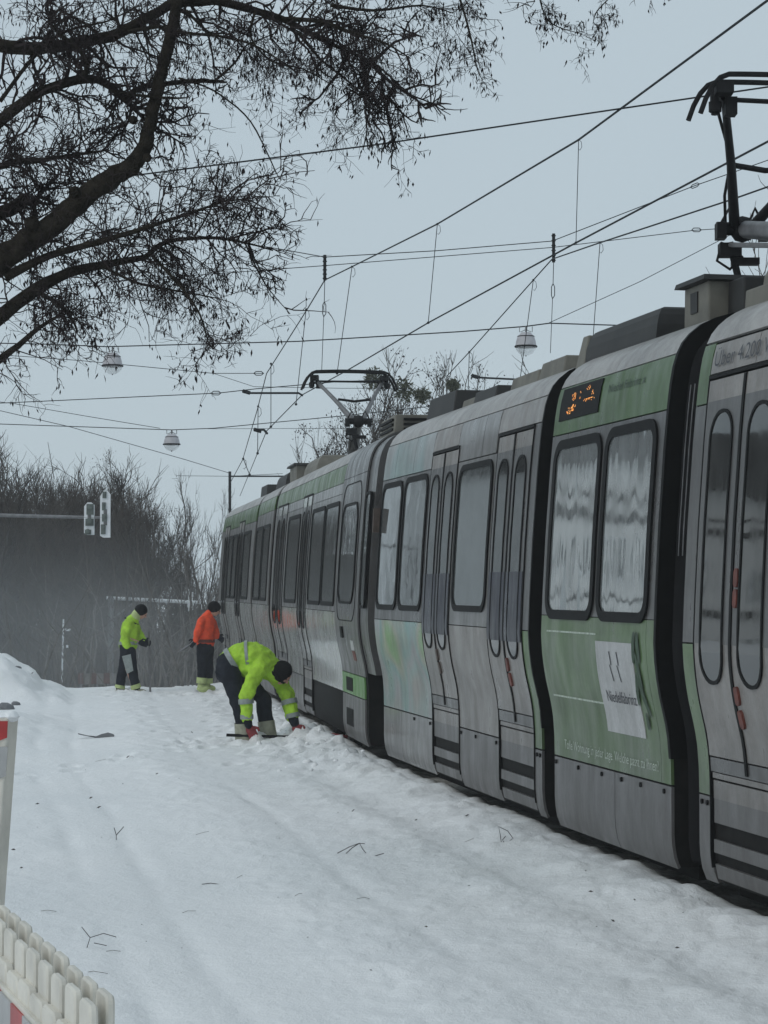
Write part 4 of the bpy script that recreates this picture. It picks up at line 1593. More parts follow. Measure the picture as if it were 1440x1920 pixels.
far_tree('broad bare tree with visible limbs just left of the tram end', 330, 62, 872, 0, .4, wide=.55)
far_tree('bare tree half hidden by the end of the tram', 395, 68, 905, 0, 2.2, wide=.5)
far_tree('tall bare tree with dark clumps right of the white signal boards', 215, 66, 838, 2, 3.6, wide=.62)
far_tree('bare tree directly behind the white signal boards', 165, 70, 868, 1, 3.1, wide=1.1)
far_tree('upright bare tree with fanned twigs left of the signal boards', 115, 72, 855, 1, .2, wide=1.2)
far_tree('bare tree with steep branches near the left edge', 55, 70, 815, 1, 5.0, wide=1.2)
far_tree('tallest bare tree at the left edge of the background', 5, 66, 775, 1, 4.1, wide=1.2)
for _l, _px, _d, _ty, _k, _r, _w in (
        ('bare tree with a round crown at the far left behind the snow bank', 28, 60, 905, 0, 1.1, .7),
        ('leaning bare tree behind the thin white pole', 92, 63, 925, 3, 3.3, .8),
        ('bare tree rising just left of the yellow clad standing worker', 178, 61, 935, 0, 5.1, .6),
        ('round crowned bare tree behind the yellow clad standing worker', 248, 60, 885, 0, 2.7, .65),
        ('slender bare tree right above the distant gantry arm', 298, 64, 930, 3, .7, .7),
        ('low bare tree behind the orange clad worker', 372, 60, 960, 0, 4.0, .6)):
    far_tree(_l, _px, _d, _ty, _k, _r, wide=_w)
far_tree('small bare tree between the two hi-vis workers in the background', 285, 76, 905, 3, 2.6, wide=1.1)
far_tree('tree with dark leaf clumps directly behind the far pantograph', 735, 60, 640, 2, .9, 'trees behind the tram roofs', wide=.85)
far_tree('full dark crowned tree above the largest mistletoe ball', 752, 62, 655, 3, 5.2, 'trees behind the tram roofs', wide=1.1)
far_tree('tree with thin crown right of the mistletoe balls', 800, 64, 660, 2, 4.9, 'trees behind the tram roofs', wide=.75)
far_tree('low leafy tree tops behind the tram roofs further right', 880, 66, 672, 2, 0.2, 'trees behind the tram roofs', wide=.7)
far_tree('small shrub like tree left below the far pantograph knee', 648, 58, 785, 3, 1.0, 'trees behind the tram roofs', wide=.5)
far_tree('bare twigs of a tree rising behind the near pantograph', 1640, 40, 270, 0, 2.0, 'trees behind the tram roofs', wide=.8)

for lab, px, py, rr in (('upper left mistletoe ball right of the far pantograph', 702, 712, 24), ('largest mistletoe ball above the tram roof', 757, 732, 24), ('lower mistletoe ball right of the largest', 792, 742, 16), ('small mistletoe ball furthest right', 849, 722, 12)):
    d = 59.5
    k = d / F
    c = P(px, py, d)
    mb = MB()
    rng = random.Random(px)
    for j in range(420):
        v = Vector((rng.gauss(0, 1), rng.gauss(0, 1), rng.gauss(0, 1))).normalized()
        rad = rr * k * rng.uniform(.45, 1.05)
        b = c + v * rad
        s = rng.uniform(.03, .07)
        e1 = (v + Vector((rng.gauss(0, .6), rng.gauss(0, .6), rng.gauss(0, .6)))).normalized() * s
        e2 = Vector((rng.gauss(0, 1), rng.gauss(0, 1), rng.gauss(0, 1))).normalized() * s * .5
        mb.add([b - e1, b + e2, b + e1, b - e2], [(0, 1, 2, 3)])
        if j % 6 == 0:
            mb.tube([c, b], .008, 3, caps=False)
    o = mb.build('mistletoe', M['mistletoe'])
    tag(o, lab, 'mistletoe', 'mistletoe balls')


def woodland():
    """the wood behind that reads as one mass: many small trees and a thicket of stems"""
    rng = random.Random(5)
    V, Fs = [], []
    base = 0
    arrs = []
    for i in range(44):
        pr = PR[rng.choice((0, 1, 1, 3))]
        x_px = rng.uniform(-180, 520)
        if x_px > 225 and rng.random() < .6:
            x_px -= 260
        d = rng.uniform(74, 105)
        x = (x_px - 720) / F * d
        z0 = ground_h(x, d, False)
        topz = P(x_px, rng.uniform(870, 940), d).z - (3.2 if x_px > 225 else 0)
        s = (topz - z0) / 10.9
        a = rng.uniform(0, 6.28)
        for mb in (pr[3], pr[4]):
            A = np.array([tuple(v) for v in mb.v]) * s
            c, sn = math.cos(a), math.sin(a)
            B_ = np.stack([A[:, 0] * c - A[:, 1] * sn + x, A[:, 0] * sn + A[:, 1] * c + d, A[:, 2] + z0], 1)
            # thin out the far copies
            keep = mb.f[::1] if mb is pr[4] else [f for j, f in enumerate(mb.f) if (j // 15) % 3 != i % 3]
            V.append(B_)
            Fs.extend([tuple(q + base for q in f) for f in keep])
            base += len(B_)
    V = np.concatenate(V)
    me = bpy.data.meshes.new('woodland')
    me.from_pydata([tuple(v) for v in V], [], Fs)
    me.materials.append(M['fartwig'])
    o = bpy.data.objects.new('woodland', me)
    COL.objects.link(o)
    kind(o, 'stuff', 'bare winter wood closing the view behind the tracks')
    mb = MB()
    for i in range(15000):
        x_px = rng.uniform(-220, 560)
        d = rng.uniform(58, 92)
        if mnoise.noise(Vector((x_px * .012, d * .15, 1.0))) < rng.uniform(-.55, .25):
            continue
        x = (x_px - 720) / F * d
        z0 = ground_h(x, d, False)
        hmax = 4.0 + 1.3 * math.sin(x_px * .02) + rng.uniform(-1, 1.0) - 2.9 * float(sstep(200, 290, x_px))
        z = z0 + rng.random() ** 1.2 * hmax
        L_ = rng.uniform(.4, 1.6)
        w = rng.uniform(.010, .026)
        v = Vector((rng.gauss(0, .8), rng.gauss(0, .6), 1)).normalized() * L_
        b = Vector((x, d, z))
        mb.add([b, b + Vector((w, 0, 0)), b + v + Vector((w * .5, 0, 0)), b + v], [(0, 1, 2, 3)])
    for i in range(240):
        x_px = rng.uniform(-200, 470)
        d = rng.uniform(56, 80)
        x = (x_px - 720) / F * d
        z0 = ground_h(x, d, False)
        sp, sr = wander(Vector((x, d, z0 - .2)), Vector((rng.gauss(0, .08), 0, 1)), rng.uniform(2.5, 5.4), rng.uniform(.02, .06), .008, 7, rng, 0, .13)
        mb.tube(sp, sr, 4, caps=False)
    o = mb.build('thicket', M['fartwig'])
    kind(o, 'stuff', 'dense leafless undergrowth below the wood')


woodland()
mb = MB()
rng = random.Random(31)
for i in range(70):
    x_px = rng.choice((rng.uniform(140, 420), rng.uniform(255, 360), rng.uniform(-60, 420)))
    d = rng.uniform(50, 58)
    x = (x_px - 720) / F * d
    z0 = ground_h(x, d, False)
    sp, sr = wander(Vector((x, d, z0 - .2)), Vector((rng.gauss(0, .18), 0, 1)), rng.uniform(1.2, 3.6), rng.uniform(.012, .035), .006, 6, rng, 0, .12)
    mb.tube(sp, sr, 5, caps=False)
    for _ in range(3):
        j = rng.randrange(2, 6)
        q1, r1 = wander(sp[j], Vector((rng.gauss(0, .8), 0, .8)), rng.uniform(.3, 1.1), sr[j] * .6, .004, 4, rng, 0, .2)
        mb.tube(q1, r1, 4, caps=False)
M['palestem'] = plain('pale_frosted_stem', (0.13, 0.12, 0.11), 0.9, 0.5, 3, spec=.1)
kind(mb.build('saplings', M['palestem']), 'stuff', 'thin pale bare saplings in front of the dark undergrowth')
# wooded bank behind the thicket
mb = MB()
xs = np.linspace(-24, 26, 60)
rows = [(92, -5.2), (96, -3.4), (100, -2.2), (104, -1.2), (110, -.6), (125, -.6), (140, -8)]
vs = []
for d, z in rows:
    for x in xs:
        vs.append((x, d + fbm(x, d, .1) * 2, z + (fbm(x, d, .2) * 1.0 if z > -5 else 0) - (1.0 * float(sstep(-13, -6, x)))))
n = len(xs)
fs = [(i * n + j, i * n + j + 1, (i + 1) * n + j + 1, (i + 1) * n + j) for i in range(len(rows) - 1) for j in range(n - 1)]
mb.add(vs, fs)
M['bank'] = plain('leaf_littered_bank', (0.050, 0.047, 0.044), 0.95, 0.5, .8)
kind(mb.build('wooded_bank', M['bank'], None, True), 'structure', 'dark leaf littered bank behind the wood')

# ------------------------------------------------------------------ house across the road, left of the frame
M['render_wall'] = plain('pale_house_render', (0.78, 0.78, 0.77), 0.85, 0.10, 1.5)
M['tiles'] = plain('dark_roof_tiles', (0.05, 0.045, 0.045), 0.8, 0.4, 3)
HX0, HX1, HY0, HY1, HZ = -27.0, -13.4, 46.0, 56.0, 6.3
t = thing('house', 'pale house with dark roof left of the tracks, seen mirrored in the tram windows', 'house', ((HX0 + HX1) / 2, 51, -.6))
mb = MB()
mb.box(((HX0 + HX1) / 2, 51, HZ / 2 - .4), HX1 - HX0, 10, HZ + .8)
mb.build('wall', M['render_wall'], t)
mb = MB()
e = .4
vs = [(HX0 - e, HY0 - e, HZ), (HX1 + e, HY0 - e, HZ), (HX1 + e, HY1 + e, HZ), (HX0 - e, HY1 + e, HZ), (HX0 - e, 51, HZ + 2.6), (HX1 + e, 51, HZ + 2.6)]
mb.add(vs, [(0, 1, 5, 4), (2, 3, 4, 5), (0, 4, 3), (1, 2, 5), (3, 2, 1, 0)])
mb.build('roof', M['tiles'], t)
for i in range(6):
    for z in (1.2, 3.6):
        mb = MB()
        mb.box((HX0 + 1.6 + i * 2.35, HY0 - .03, z), 1.0, .1, 1.15)
        w_ = mb.build('window', M['whitepaint'], t)
        mb = MB()
        mb.box((HX0 + 1.6 + i * 2.35, HY0 - .085, z), .84, .02, .98)
        mb.build('pane', M['glass'], w_)
mb = MB()
mb.box(((HX0 + HX1) / 2, HY0 - .02, 2.5), HX1 - HX0 - .2, .08, .18)
mb.box(((HX0 + HX1) / 2, HY0 - .02, 4.9), HX1 - HX0 - .2, .08, .26)
mb.box(((HX0 + HX1) / 2, HY0 - .02, 5.4), HX1 - HX0 - .2, .08, .12)
kind(mb.build('string_courses', M['tiles'], t), 'stuff')

# ------------------------------------------------------------------ signals and far furniture
d = 46.0
k = d / F
t = thing('signal_gantry', 'grey cantilever arm at the left carrying two white framed signal boards', 'signal', (P(-160, 1290, d).x, d, 0))
mb = MB()
mb.tube([Vector((P(-160, 967, d).x, d, -.2)), P(-160, 930, d)], .09, 10)
mb.build('post', M['galv'], t, True)
mb = MB()
mb.tube([P(-170, 962, d), P(206, 971, d)], [.045, .03], 8)
mb.build('arm', M['galv'], t, True)


def signal_board(parent, x0, x1, y0, y1, d, cuts):
    k = d / F
    c = P((x0 + x1) / 2, (y0 + y1) / 2, d)
    w, h = (x1 - x0) * k, (y1 - y0) * k
    mb = MB()
    # rounded tall back board with visible thickness
    pts = [(-w / 2, -h / 2 + .04), (-w * .2, -h / 2), (w / 2, -h / 2), (w / 2, h * .42), (w * .18, h / 2), (-w * .18, h / 2), (-w / 2, h * .38)]
    n = len(pts)
    vs = [c + Vector((x, -.03, z)) for x, z in pts] + [c + Vector((x, .03, z)) for x, z in pts]
    mb.add(vs, [tuple(range(n)), tuple(range(2 * n - 1, n - 1, -1))] + [(i, (i + 1) % n, n + (i + 1) % n, n + i) for i in range(n)])
    b = mb.build('signal_board', M['whitepaint'], parent)
    for (u0, u1, v0, v1) in cuts:
        mb = MB()
        cc = c + Vector(((u0 + u1) / 2 * w - w / 2, -.045, h / 2 - (v0 + v1) / 2 * h))
        mb.box(cc, (u1 - u0) * w, .03, (v1 - v0) * h)
        mb.tube([cc + Vector((0, -.01, (v1 - v0) * h * .25)), cc + Vector((0, -.09, (v1 - v0) * h * .2))], (u1 - u0) * w * .35, 10)
        o = mb.build('signal_lamp', M['siglamp'], b)
    return b


signal_board(t, 158, 177, 942, 1003, d, [(.25, .95, .05, .38), (.15, .95, .50, .72), (.1, .7, .84, .99)])
signal_board(t, 188, 207, 920, 1008, d, [(.25, .62, .02, .16), (.2, .55, .25, .42), (.2, .7, .50, .66), (.1, .55, .72, .93)])
for kx in (168, 198):
    mb = MB()
    mb.tube([P(kx, 955, d), P(kx, 985, d)], .05, 8)
    mb.build('clamp', M['galv'], t)

d = 60.0
k = d / F
bz = ground_h((208 - 720) / F * d, d, False)
t = thing('signal_gantry', 'distant white topped gantry arm with small signals left of the orange worker', 'signal', ((208 - 720) / F * d, d, bz))
mb = MB()
mb.tube([Vector(((208 - 720) / F * d, d, bz)), P(208, 1118, d)], .085, 8)
mb.build('post', M['galv'], t, True)
mb = MB()
mb.tube([P(200, 1121, d), P(382, 1130, d)], .055, 6)
mb.build('arm', M['whitepaint'], t, True)
mb = MB()
mb.tube([P(214, 1158, d), P(248, 1132, d)], .025, 5)
mb.build('brace', M['galv'], t, True)
for x, y0, y1 in ((354, 1105, 1146), (361, 1110, 1144), (375, 1092, 1132), (380, 1118, 1140)):
    mb = MB()
    mb.tube([P(x, y0, d), P(x, y1, d)], .022, 5)
    mb.box(P(x, (y0 + y1) / 2 + 8, d - .05), .07, .06, .16)
    mb.build('signal_lamp', M['whitepaint'], t)

d = 56.0
bx = (117 - 720) / F * d
t = thing('snow_pole', 'thin white pole with small white fittings left of the yellow worker', 'pole', (bx, d, ground_h(bx, d, False)))
mb = MB()
mb.tube([Vector((bx, d, ground_h(bx, d, False))), P(119, 1161, d)], .022, 6)
mb.build('pole', M['whitepaint'], t)
mb = MB()
mb.box(P(127, 1181, d), .13, .05, .06)
mb.build('fitting', M['whitepaint'], t)
mb = MB()
mb.box(P(126, 1212, d), .05, .05, .07)
mb.build('fitting', M['whitepaint'], t)

d = 52.0
t = thing('barrier', 'faint red and white road barrier far behind the yellow worker', 'barrier', tuple(Vector(((185 - 720) / F * d, d, -.4))))
for i in range(6):
    mb = MB()
    mb.box(P(152 + i * 12, 1272 + (i % 2), d), .145, .04, .26)
    mb.build('board', M['fadedred'] if i % 2 == 0 else M['fadedgrey'], t)
mb = MB()
for x in (152, 182, 212):
    mb.tube([P(x, 1262, d), P(x, 1312, d)], .025, 6)
mb.build('frame', M['galv'], t)

# ------------------------------------------------------------------ foreground barriers
A0, B0 = Vector((-.70, 5.78, 0)), Vector((-1.34, 7.64, 0))
dr = (B0 - A0).normalized()
pn = Vector((dr.y, -dr.x, 0))       # to the right (towards the open snow)
rotz = Matrix.Rotation(math.atan2(dr.y, dr.x), 3, 'Z')
A1 = A0 - dr * 0.02 - pn * .05
_i0 = 0
t = thing('barrier_fence', 'cream plastic picket barrier with red and grey striped board in the lower left corner', 'barrier', tuple(A1))


def rounded_slab(mb, c, lx, ly, z0, z1, r, rot):
    """upright slab with rounded top corners"""
    prof = [(-lx / 2, z0), (lx / 2, z0)]
    for kk in range(5):
        a = math.pi / 2 * kk / 4
        prof.append((lx / 2 - r + r * math.cos(a), z1 - r + r * math.sin(a)))
    for kk in range(5):
        a = math.pi / 2 * kk / 4
        prof.append((-lx / 2 + r - r * math.sin(a), z1 - r + r * math.cos(a)))
    n = len(prof)
    vs = []
    for yy, ins in ((-ly / 2, .006), (-ly / 2 + .006, 0), (ly / 2 - .006, 0), (ly / 2, .006)):
        for x, z in prof:
            q = rot @ Vector((x * (1 - 2 * ins / lx), yy, 0))
            vs.append((c[0] + q.x, c[1] + q.y, z - (ins if z > z0 + .01 else 0)))
    fs = [tuple(range(n)), tuple(range(4 * n - 1, 3 * n - 1, -1))]
    for j in range(3):
        fs += [(j * n + i, (j + 1) * n + i, (j + 1) * n + (i + 1) % n, j * n + (i + 1) % n) for i in range(n)]
    mb.add(vs, fs)


for i in range(0, 15):
    s = i * .205
    for row in (0, 1):
        if row == 1 and i > 13:
            continue
        c = A1 + dr * (s + (0.0 if row == 0 else .03)) + pn * (0 if row == 0 else .05) - pn * .03
        mb = MB()
        rounded_slab(mb, c, .140, .024, .70 if row == 0 else .72, (.922 if row == 0 else .936) + .004 * math.sin(i * 2.1 + row), .022, rotz)
        mb.build('picket', M['cream'], t)
mb = MB()
for i in range(0, 15):
    c = A1 + dr * (i * .205) - pn * .048
    rounded_slab(mb, c, .19, .03, .74, .828 + .006 * math.sin(i * 3.3), .03, rotz)
mb.build('top_rail', M['cream'], t)
mb = MB()
mb.box(A1 + dr * 1.42 - pn * .05 + Vector((0, 0, .762)), 3.05, .05, .02, rotz)
mb.build('ledge', M['cream'], t)
for i in range(0, 15):
    mb = MB()
    c = A1 + dr * (i * .205) - pn * .072 + Vector((0, 0, .63))
    mb.box(c, .2035, .02, .25, rotz)
    mb.build('stripe_board', M['redstripe'] if i % 2 == 0 else M['greystripe'], t)
mb = MB()
for i in (0.2, 4, 9, 13.5):
    c = A1 + dr * (i * .205) - pn * .03
    mb.box((c.x, c.y, .36), .06, .05, .78, rotz)
    mb.box((c.x, c.y, .02), .3, .7, .10, rotz)
mb.build('feet', M['cream'], t)

# beacon board beside it
d = 8.4
k = d / F
t = thing('warning_beacon', 'upright cream beacon board with a red top at the left frame edge', 'beacon', tuple(Vector(((-20 - 720) / F * d, d, 0))))
fr = [P(-95, 1345, d), P(16, 1345, d), P(-16, 1700, d), P(-110, 1700, d)]
fr[2] = fr[1].lerp(fr[2], 1.0)
lo = [Vector((p.x, p.y, 0.0)) for p in (fr[3], fr[2])]
mb = MB()
th = Vector((.024, .10, 0))
q = [fr[0], fr[1], lo[1] + Vector((-.04, 0, 0)), lo[0] + Vector((-.05, 0, 0))]
vs = q + [p + th for p in q]
mb.add(vs, [(0, 1, 2, 3), (7, 6, 5, 4), (0, 4, 5, 1), (1, 5, 6, 2), (2, 6, 7, 3), (3, 7, 4, 0)])
b = mb.build('board', M['cream'], t)
bv = b.modifiers.new('bevel', 'BEVEL')
bv.width = .008
bv.segments = 2
y_ = Vector((0, -.006, 0))
for (ya, yb, yc, mt) in ((1352, 1395, 1383, 'redstripe'), (1400, 1470, 1455, 'greystripe')):
    mb = MB()
    q = [P(-88, ya, d), P(15, ya, d), P(13.5 - (ya - 1352) * .05, yc, d), P(-88, yb + 28, d)]
    mb.add([p + y_ for p in q] + [p + y_ * .2 for p in q], [(0, 1, 2, 3), (0, 4, 5, 1), (1, 5, 6, 2), (2, 6, 7, 3), (3, 7, 4, 0)])
    mb.build('reflective_stripe', M[mt], t)
mb = MB()
mb.box(Vector((fr[1].x - .12, d, .05)), .45, .8, .12)
mb.build('foot', M['rubber'], t)
mb = MB()
for i in range(9):
    q = fr[0].lerp(fr[1], .05 + i * .112) + th * .5
    mb.ball(q, (.035, .055, .012 + .006 * (i % 3)), 8)
mb.build('snow_cap', M['snow'], t, True)


# ------------------------------------------------------------------ litter on the snow
def on_snow(px, py):
    """point of the snow surface seen at that pixel"""
    d = 2.0 * F / (py - 1100)
    for _ in range(20):
        q = P(px, py, d)
        gh = ground_h(q.x, q.y)
        d = (EYE - gh) * d / max(.05, (EYE - q.z))
    q = P(px, py, d)
    return Vector((q.x, q.y, ground_h(q.x, q.y)))


def twig_thing(label, paths, w=1.4):
    q0 = on_snow(*paths[0][0][:2])
    t_ = MB()
    k = q0.y / F
    for pa in paths:
        pts = []
        for p in pa:
            lift = p[2] if len(p) > 2 else 0
            q = P(p[0], p[1], q0.y)
            pts.append(Vector((q.x, q0.y + (lift * .5 * k), max(q.z + 0, ground_h(q.x, q0.y) - .004))))
        t_.tube(pts, [w * k * .5] * len(pts), 4)
    base = MB()
    o = t_.build('fallen_twig', M['twig'])
    tag(o, label, 'twig', 'twigs fallen on the snow')


twig_thing('fallen bent twig with two legs on the open snow in the middle', [[(632, 1600), (655, 1588), (674, 1581), (680, 1592), (687, 1604)], [(648, 1602), (660, 1590), (674, 1581)], [(674, 1581), (684, 1582)]])
twig_thing('curved forked twig on the snow near the tram skirt', [[(940, 1584), (938, 1565), (935, 1550), (952, 1558), (962, 1572), (955, 1590)], [(945, 1586), (942, 1575), (948, 1568)], [(925, 1583), (940, 1582)]])
twig_thing('small upright forked twig left of centre', [[(218, 1575), (218, 1566), (232, 1550)], [(218, 1566), (214, 1552)]])
twig_thing('y shaped twig on the snow just above the barrier fence', [[(163, 1777), (169, 1758), (194, 1750), (218, 1757)], [(169, 1758), (153, 1738)], [(176, 1768), (200, 1773)]])
twig_thing('flat thin twig above the middle foreground', [[(378, 1658), (395, 1656), (414, 1662), (424, 1668)]])
twig_thing('short stick lying right of the bent twig', [[(703, 1605), (720, 1600)]])

q = on_snow(180, 1384)
k = q.y / F
mb = MB()
out = [(-35, 8), (-15, 3), (-5, 0), (10, 6), (22, 9), (32, 6), (33, -2), (20, -3), (2, -1), (-14, 2)]
vs = [q + Vector((x * k, 0.02 + .01 * x * k, (y + 1.5) * k)) for x, y in out] + [q + Vector((x * k, 0.12, (y * .7) * k)) for x, y in out]
n = len(out)
mb.add(vs, [tuple(range(n)), tuple(range(2 * n - 1, n - 1, -1))] + [(i, (i + 1) % n, n + (i + 1) % n, n + i) for i in range(n)])
o = mb.build('buried_slab', M['chunk'])
tag(o, 'grey pointed slab poking out of the snow left of centre', 'debris')
for lab, px, py, w, h in (('larger grey stone in the snow heap at the left edge', 12, 1330, 34, 16), ('smaller grey stone behind the larger one at the left edge', 30, 1322, 18, 9), ('small flat grey stone on the snow heap by the left edge', 34, 1305, 13, 5)):
    q = on_snow(px, py)
    k = q.y / F
    mb = MB()
    mb.ball(q + Vector((0, 0, h * .2 * k)), (w * .5 * k, .16, h * .6 * k), 9, Matrix.Rotation(.25, 3, 'Y'))
    tag(mb.build('stone', M['chunk']), lab, 'stone', 'stones in the heap at the left')
# leaf crumbs
mb = MB()
rng = random.Random(21)
pl_ = [(780, 1538), (876, 1533), (662, 1520), (1108, 1672), (1150, 1728), (1270, 1778), (696, 1820), (880, 1660), (25, 1594), (40, 1628), (185, 1515), (70, 1508), (20, 1290), (60, 1285), (170, 1497), (240, 1420), (360, 1375), (294, 1452), (800, 1738), (1190, 1690)]
for i in range(80):
    pl_.append((rng.uniform(20, 1380), 0))
for (px, py) in pl_:
    big = py > 0
    if not big:
        py = rng.uniform(1330, 1880)
        lim = 1300 + (px - 560) * .42
        if py < lim + 60 and px > 560:
            continue
        if px < 260 and py > 1640:
            continue
    q = on_snow(px, py)
    k = q.y / F
    s = (rng.uniform(3, 5.5) if big else rng.uniform(.8, 2.2)) * k
    a = rng.uniform(-.6, .6)
    e1 = Vector((math.cos(a) * s, rng.uniform(-1, 1) * s, math.sin(a) * s))
    e2 = Vector((rng.uniform(-.3, .3) * s, s * .8, .45 * s))
    q.z += .25 * s
    mb.add([q - e1, q + e2 * .6 + Vector((0, 0, .1 * s)), q + e1, q - e2 * .5], [(0, 1, 2, 3)])
for i in range(11):
    px, py = rng.uniform(60, 900), rng.uniform(1400, 1880)
    if px > 560 and py < 1360 + (px - 560) * .42:
        continue
    q = on_snow(px, py)
    ln = rng.uniform(.04, .16)
    a = rng.uniform(-.9, .9)
    m_ = q + Vector((math.cos(a) * ln * .5, math.sin(a) * ln * .5, .012))
    e_ = q + Vector((math.cos(a + .5) * ln, math.sin(a + .5) * ln, .006))
    for v in (m_, e_):
        v.z += ground_h(v.x, v.y) - q.z
    mb.tube([q, m_, e_], .0016, 3)
kind(mb.build('leaf_litter', M['debris']), 'stuff', 'dark leaf crumbs and bits scattered on the snow')


# ------------------------------------------------------------------ people
def cloth(name, mat, parent, tubes, balls=(), voxel=.016, disp=.012, seed=0.12, smooth=4):
    mb = MB()
    for pts, rad, side in tubes:
        pts = [Vector(p) + BASE for p in pts]
        pts2, rad2 = [], []
        rad = [(r, r) if isinstance(r, (int, float)) else r for r in rad]
        for i in range(len(pts) - 1):
            for j in range(3):
                u = j / 3
                pts2.append(pts[i].lerp(pts[i + 1], u))
                rad2.append(tuple(rad[i][c] * (1 - u) + rad[i + 1][c] * u for c in (0, 1)))
        pts2.append(pts[-1])
        rad2.append(rad[-1])
        mb.tube(pts2, rad2, 14, side=side)
        mb.ball(pts2[0], rad2[0][0] * .96, 10)
        mb.ball(pts2[-1], min(rad2[-1]) * .98, 10)
    for b in balls:
        mb.ball(Vector(b[0]) + BASE, b[1], 14, b[2] if len(b) > 2 else None)
    o = mb.build(name, mat, parent)
    rm = o.modifiers.new('remesh', 'REMESH')
    rm.mode = 'VOXEL'
    rm.voxel_size = voxel
    rm.use_smooth_shade = True
    sm = o.modifiers.new('smooth', 'SMOOTH')
    sm.factor = .6
    sm.iterations = smooth
    if disp:
        tx = bpy.data.textures.new('folds', 'CLOUDS')
        tx.noise_scale = seed
        ds = o.modifiers.new('folds', 'DISPLACE')
        ds.texture = tx
        ds.strength = disp * 2
        ds.mid_level = .5
        ds.texture_coords = 'LOCAL'
    return o


def hand(name, mat, parent, wrist, tip, side, s=1.0, curl=.5):
    """palm with four unequal bent fingers and a thumb leaving its side"""
    w, tp = Vector(wrist) + BASE, Vector(tip) + BASE
    ax = (tp - w).normalized()
    sd_ = Vector(side)
    sd_ = (sd_ - ax * sd_.dot(ax)).normalized()
    nm = ax.cross(sd_)
    mb = MB()
    mb.tube([w, w + ax * .04 * s, w + ax * .095 * s], [(.032 * s, .022 * s), (.045 * s, .018 * s), (.043 * s, .015 * s)], 10, side=sd_)
    for i, ln in enumerate((.068, .078, .072, .056)):
        b = w + ax * .09 * s + sd_ * ((i - 1.5) * .022 * s)
        c1 = b + ax * ln * .42 * s + nm * curl * .010 * s
        c2 = c1 + (ax * (1 - curl * .6) + nm * curl).normalized() * ln * .34 * s
        c3 = c2 + (ax * (.6 - curl) + nm * (curl + .3)).normalized() * ln * .3 * s
        mb.tube([b, c1, c2, c3], [.0115 * s, .011 * s, .010 * s, .008 * s], 7)
    b = w + ax * .03 * s + sd_ * .035 * s
    c1 = b + (ax * .6 + sd_ * .8).normalized() * .04 * s
    c2 = c1 + (ax + nm * curl).normalized() * .035 * s
    mb.tube([b, c1, c2], [.015 * s, .013 * s, .010 * s], 7)
    return mb.build(name, mat, parent, True)


def band(name, mat, parent, a, b, ra, rb=None, side=(0, 1, 0)):
    mb = MB()
    rb = rb or ra
    mb.tube([Vector(a) + BASE, Vector(b) + BASE], [ra, rb], 18, side=side, caps=False)
    return mb.build(name, mat, parent, True)


def face(parent, c, fwd, up, r, mat='skin'):
    """head with brow, nose, ears, chin and eyes, looking along fwd"""
    c = Vector(c) + BASE
    f = Vector(fwd).normalized()
    u = Vector(up)
    u = (u - f * u.dot(f)).normalized()
    s = f.cross(u)
    rot = Matrix((s, f, u)).transposed()
    mb = MB()
    mb.ball(c, (r * .78, r * .95, r * 1.08), 16, rot)
    mb.ball(c + f * r * .25 - u * r * .55, (r * .52, r * .55, r * .5), 12, rot)
    mb.tube([c + f * r * .88 + u * r * .15, c + f * r * 1.12 - u * r * .18], [r * .08, r * .14], 8)
    for q in (-1, 1):
        mb.ball(c + s * q * r * .8 - u * r * .05, (r * .1, r * .2, r * .28), 8, rot)
    mb.tube([c - u * r * .4 - f * r * .1, c - u * r * 1.35 - f * r * .35], [r * .5, r * .55], 12)
    mb.tube([c + f * r * .78 - u * r * .48 - s * r * .22, c + f * r * .84 - u * r * .48, c + f * r * .78 - u * r * .48 + s * r * .22], r * .05, 6)
    h = mb.build('head', M[mat], parent, True)
    mb = MB()
    for q in (-1, 1):
        mb.ball(c + f * r * .80 + s * q * r * .32 + u * r * .12, r * .1, 8)
    mb.build('eyes', M['eye'], h)
    return h, f, u, s, rot


Y = (0, 1, 0)
# --- worker 1: bent over, digging at the tram
D1 = 27.6
BASE = Vector((P(455, 1395, D1).x, D1, ground_h(P(455, 1395, D1).x, D1) - .07))
w1 = thing('person', 'worker bent over in yellow hi-vis jacket and black hat, digging beside the tram', 'person', tuple(BASE))
cloth('body', M['skin'], w1, [([(-.15, 0, .98), (.1, 0, 1.1), (.34, -.02, 1.05)], [(.10, .08), (.11, .09), (.10, .09)], Y),
                             ([(-.12, -.07, .95), (-.03, -.1, .55), (.02, -.06, .1)], [.07, .05, .04], Y), ([(-.08, .09, .95), (.24, .1, .58), (.3, .1, .12)], [.07, .05, .04], Y),
                             ([(.24, -.14, 1.03), (.055, -.21, .68), (.07, -.2, .36)], [.045, .036, .03], Y), ([(.36, .13, 1.0), (.54, .13, .7), (.64, .05, .36)], [.045, .036, .03], Y)], voxel=.018, disp=0)
cloth('jacket', M['hivis'], w1, [
    ([(-.16, .0, 1.10), (-.03, .0, 1.17), (.12, -.0, 1.18), (.27, -.01, 1.10), (.38, -.02, 1.01)], [(.165, .14), (.185, .16), (.215, .17), (.22, .16), (.15, .12)], Y),
    ([(.24, -.16, 1.05), (.12, -.21, .84), (.055, -.22, .66), (.065, -.21, .40)], [.115, .095, .09, .078], Y),
    ([(.34, .14, 1.02), (.48, .15, .80), (.56, .12, .66), (.62, .06, .41)], [.11, .10, .098, .09], Y),
    ([(.33, -.03, .98), (.42, -.04, .90)], [(.13, .11), (.12, .10)], Y)],
    balls=[((.10, -.02, 1.02), (.20, .15, .13))], voxel=.014, disp=.026, seed=.085)
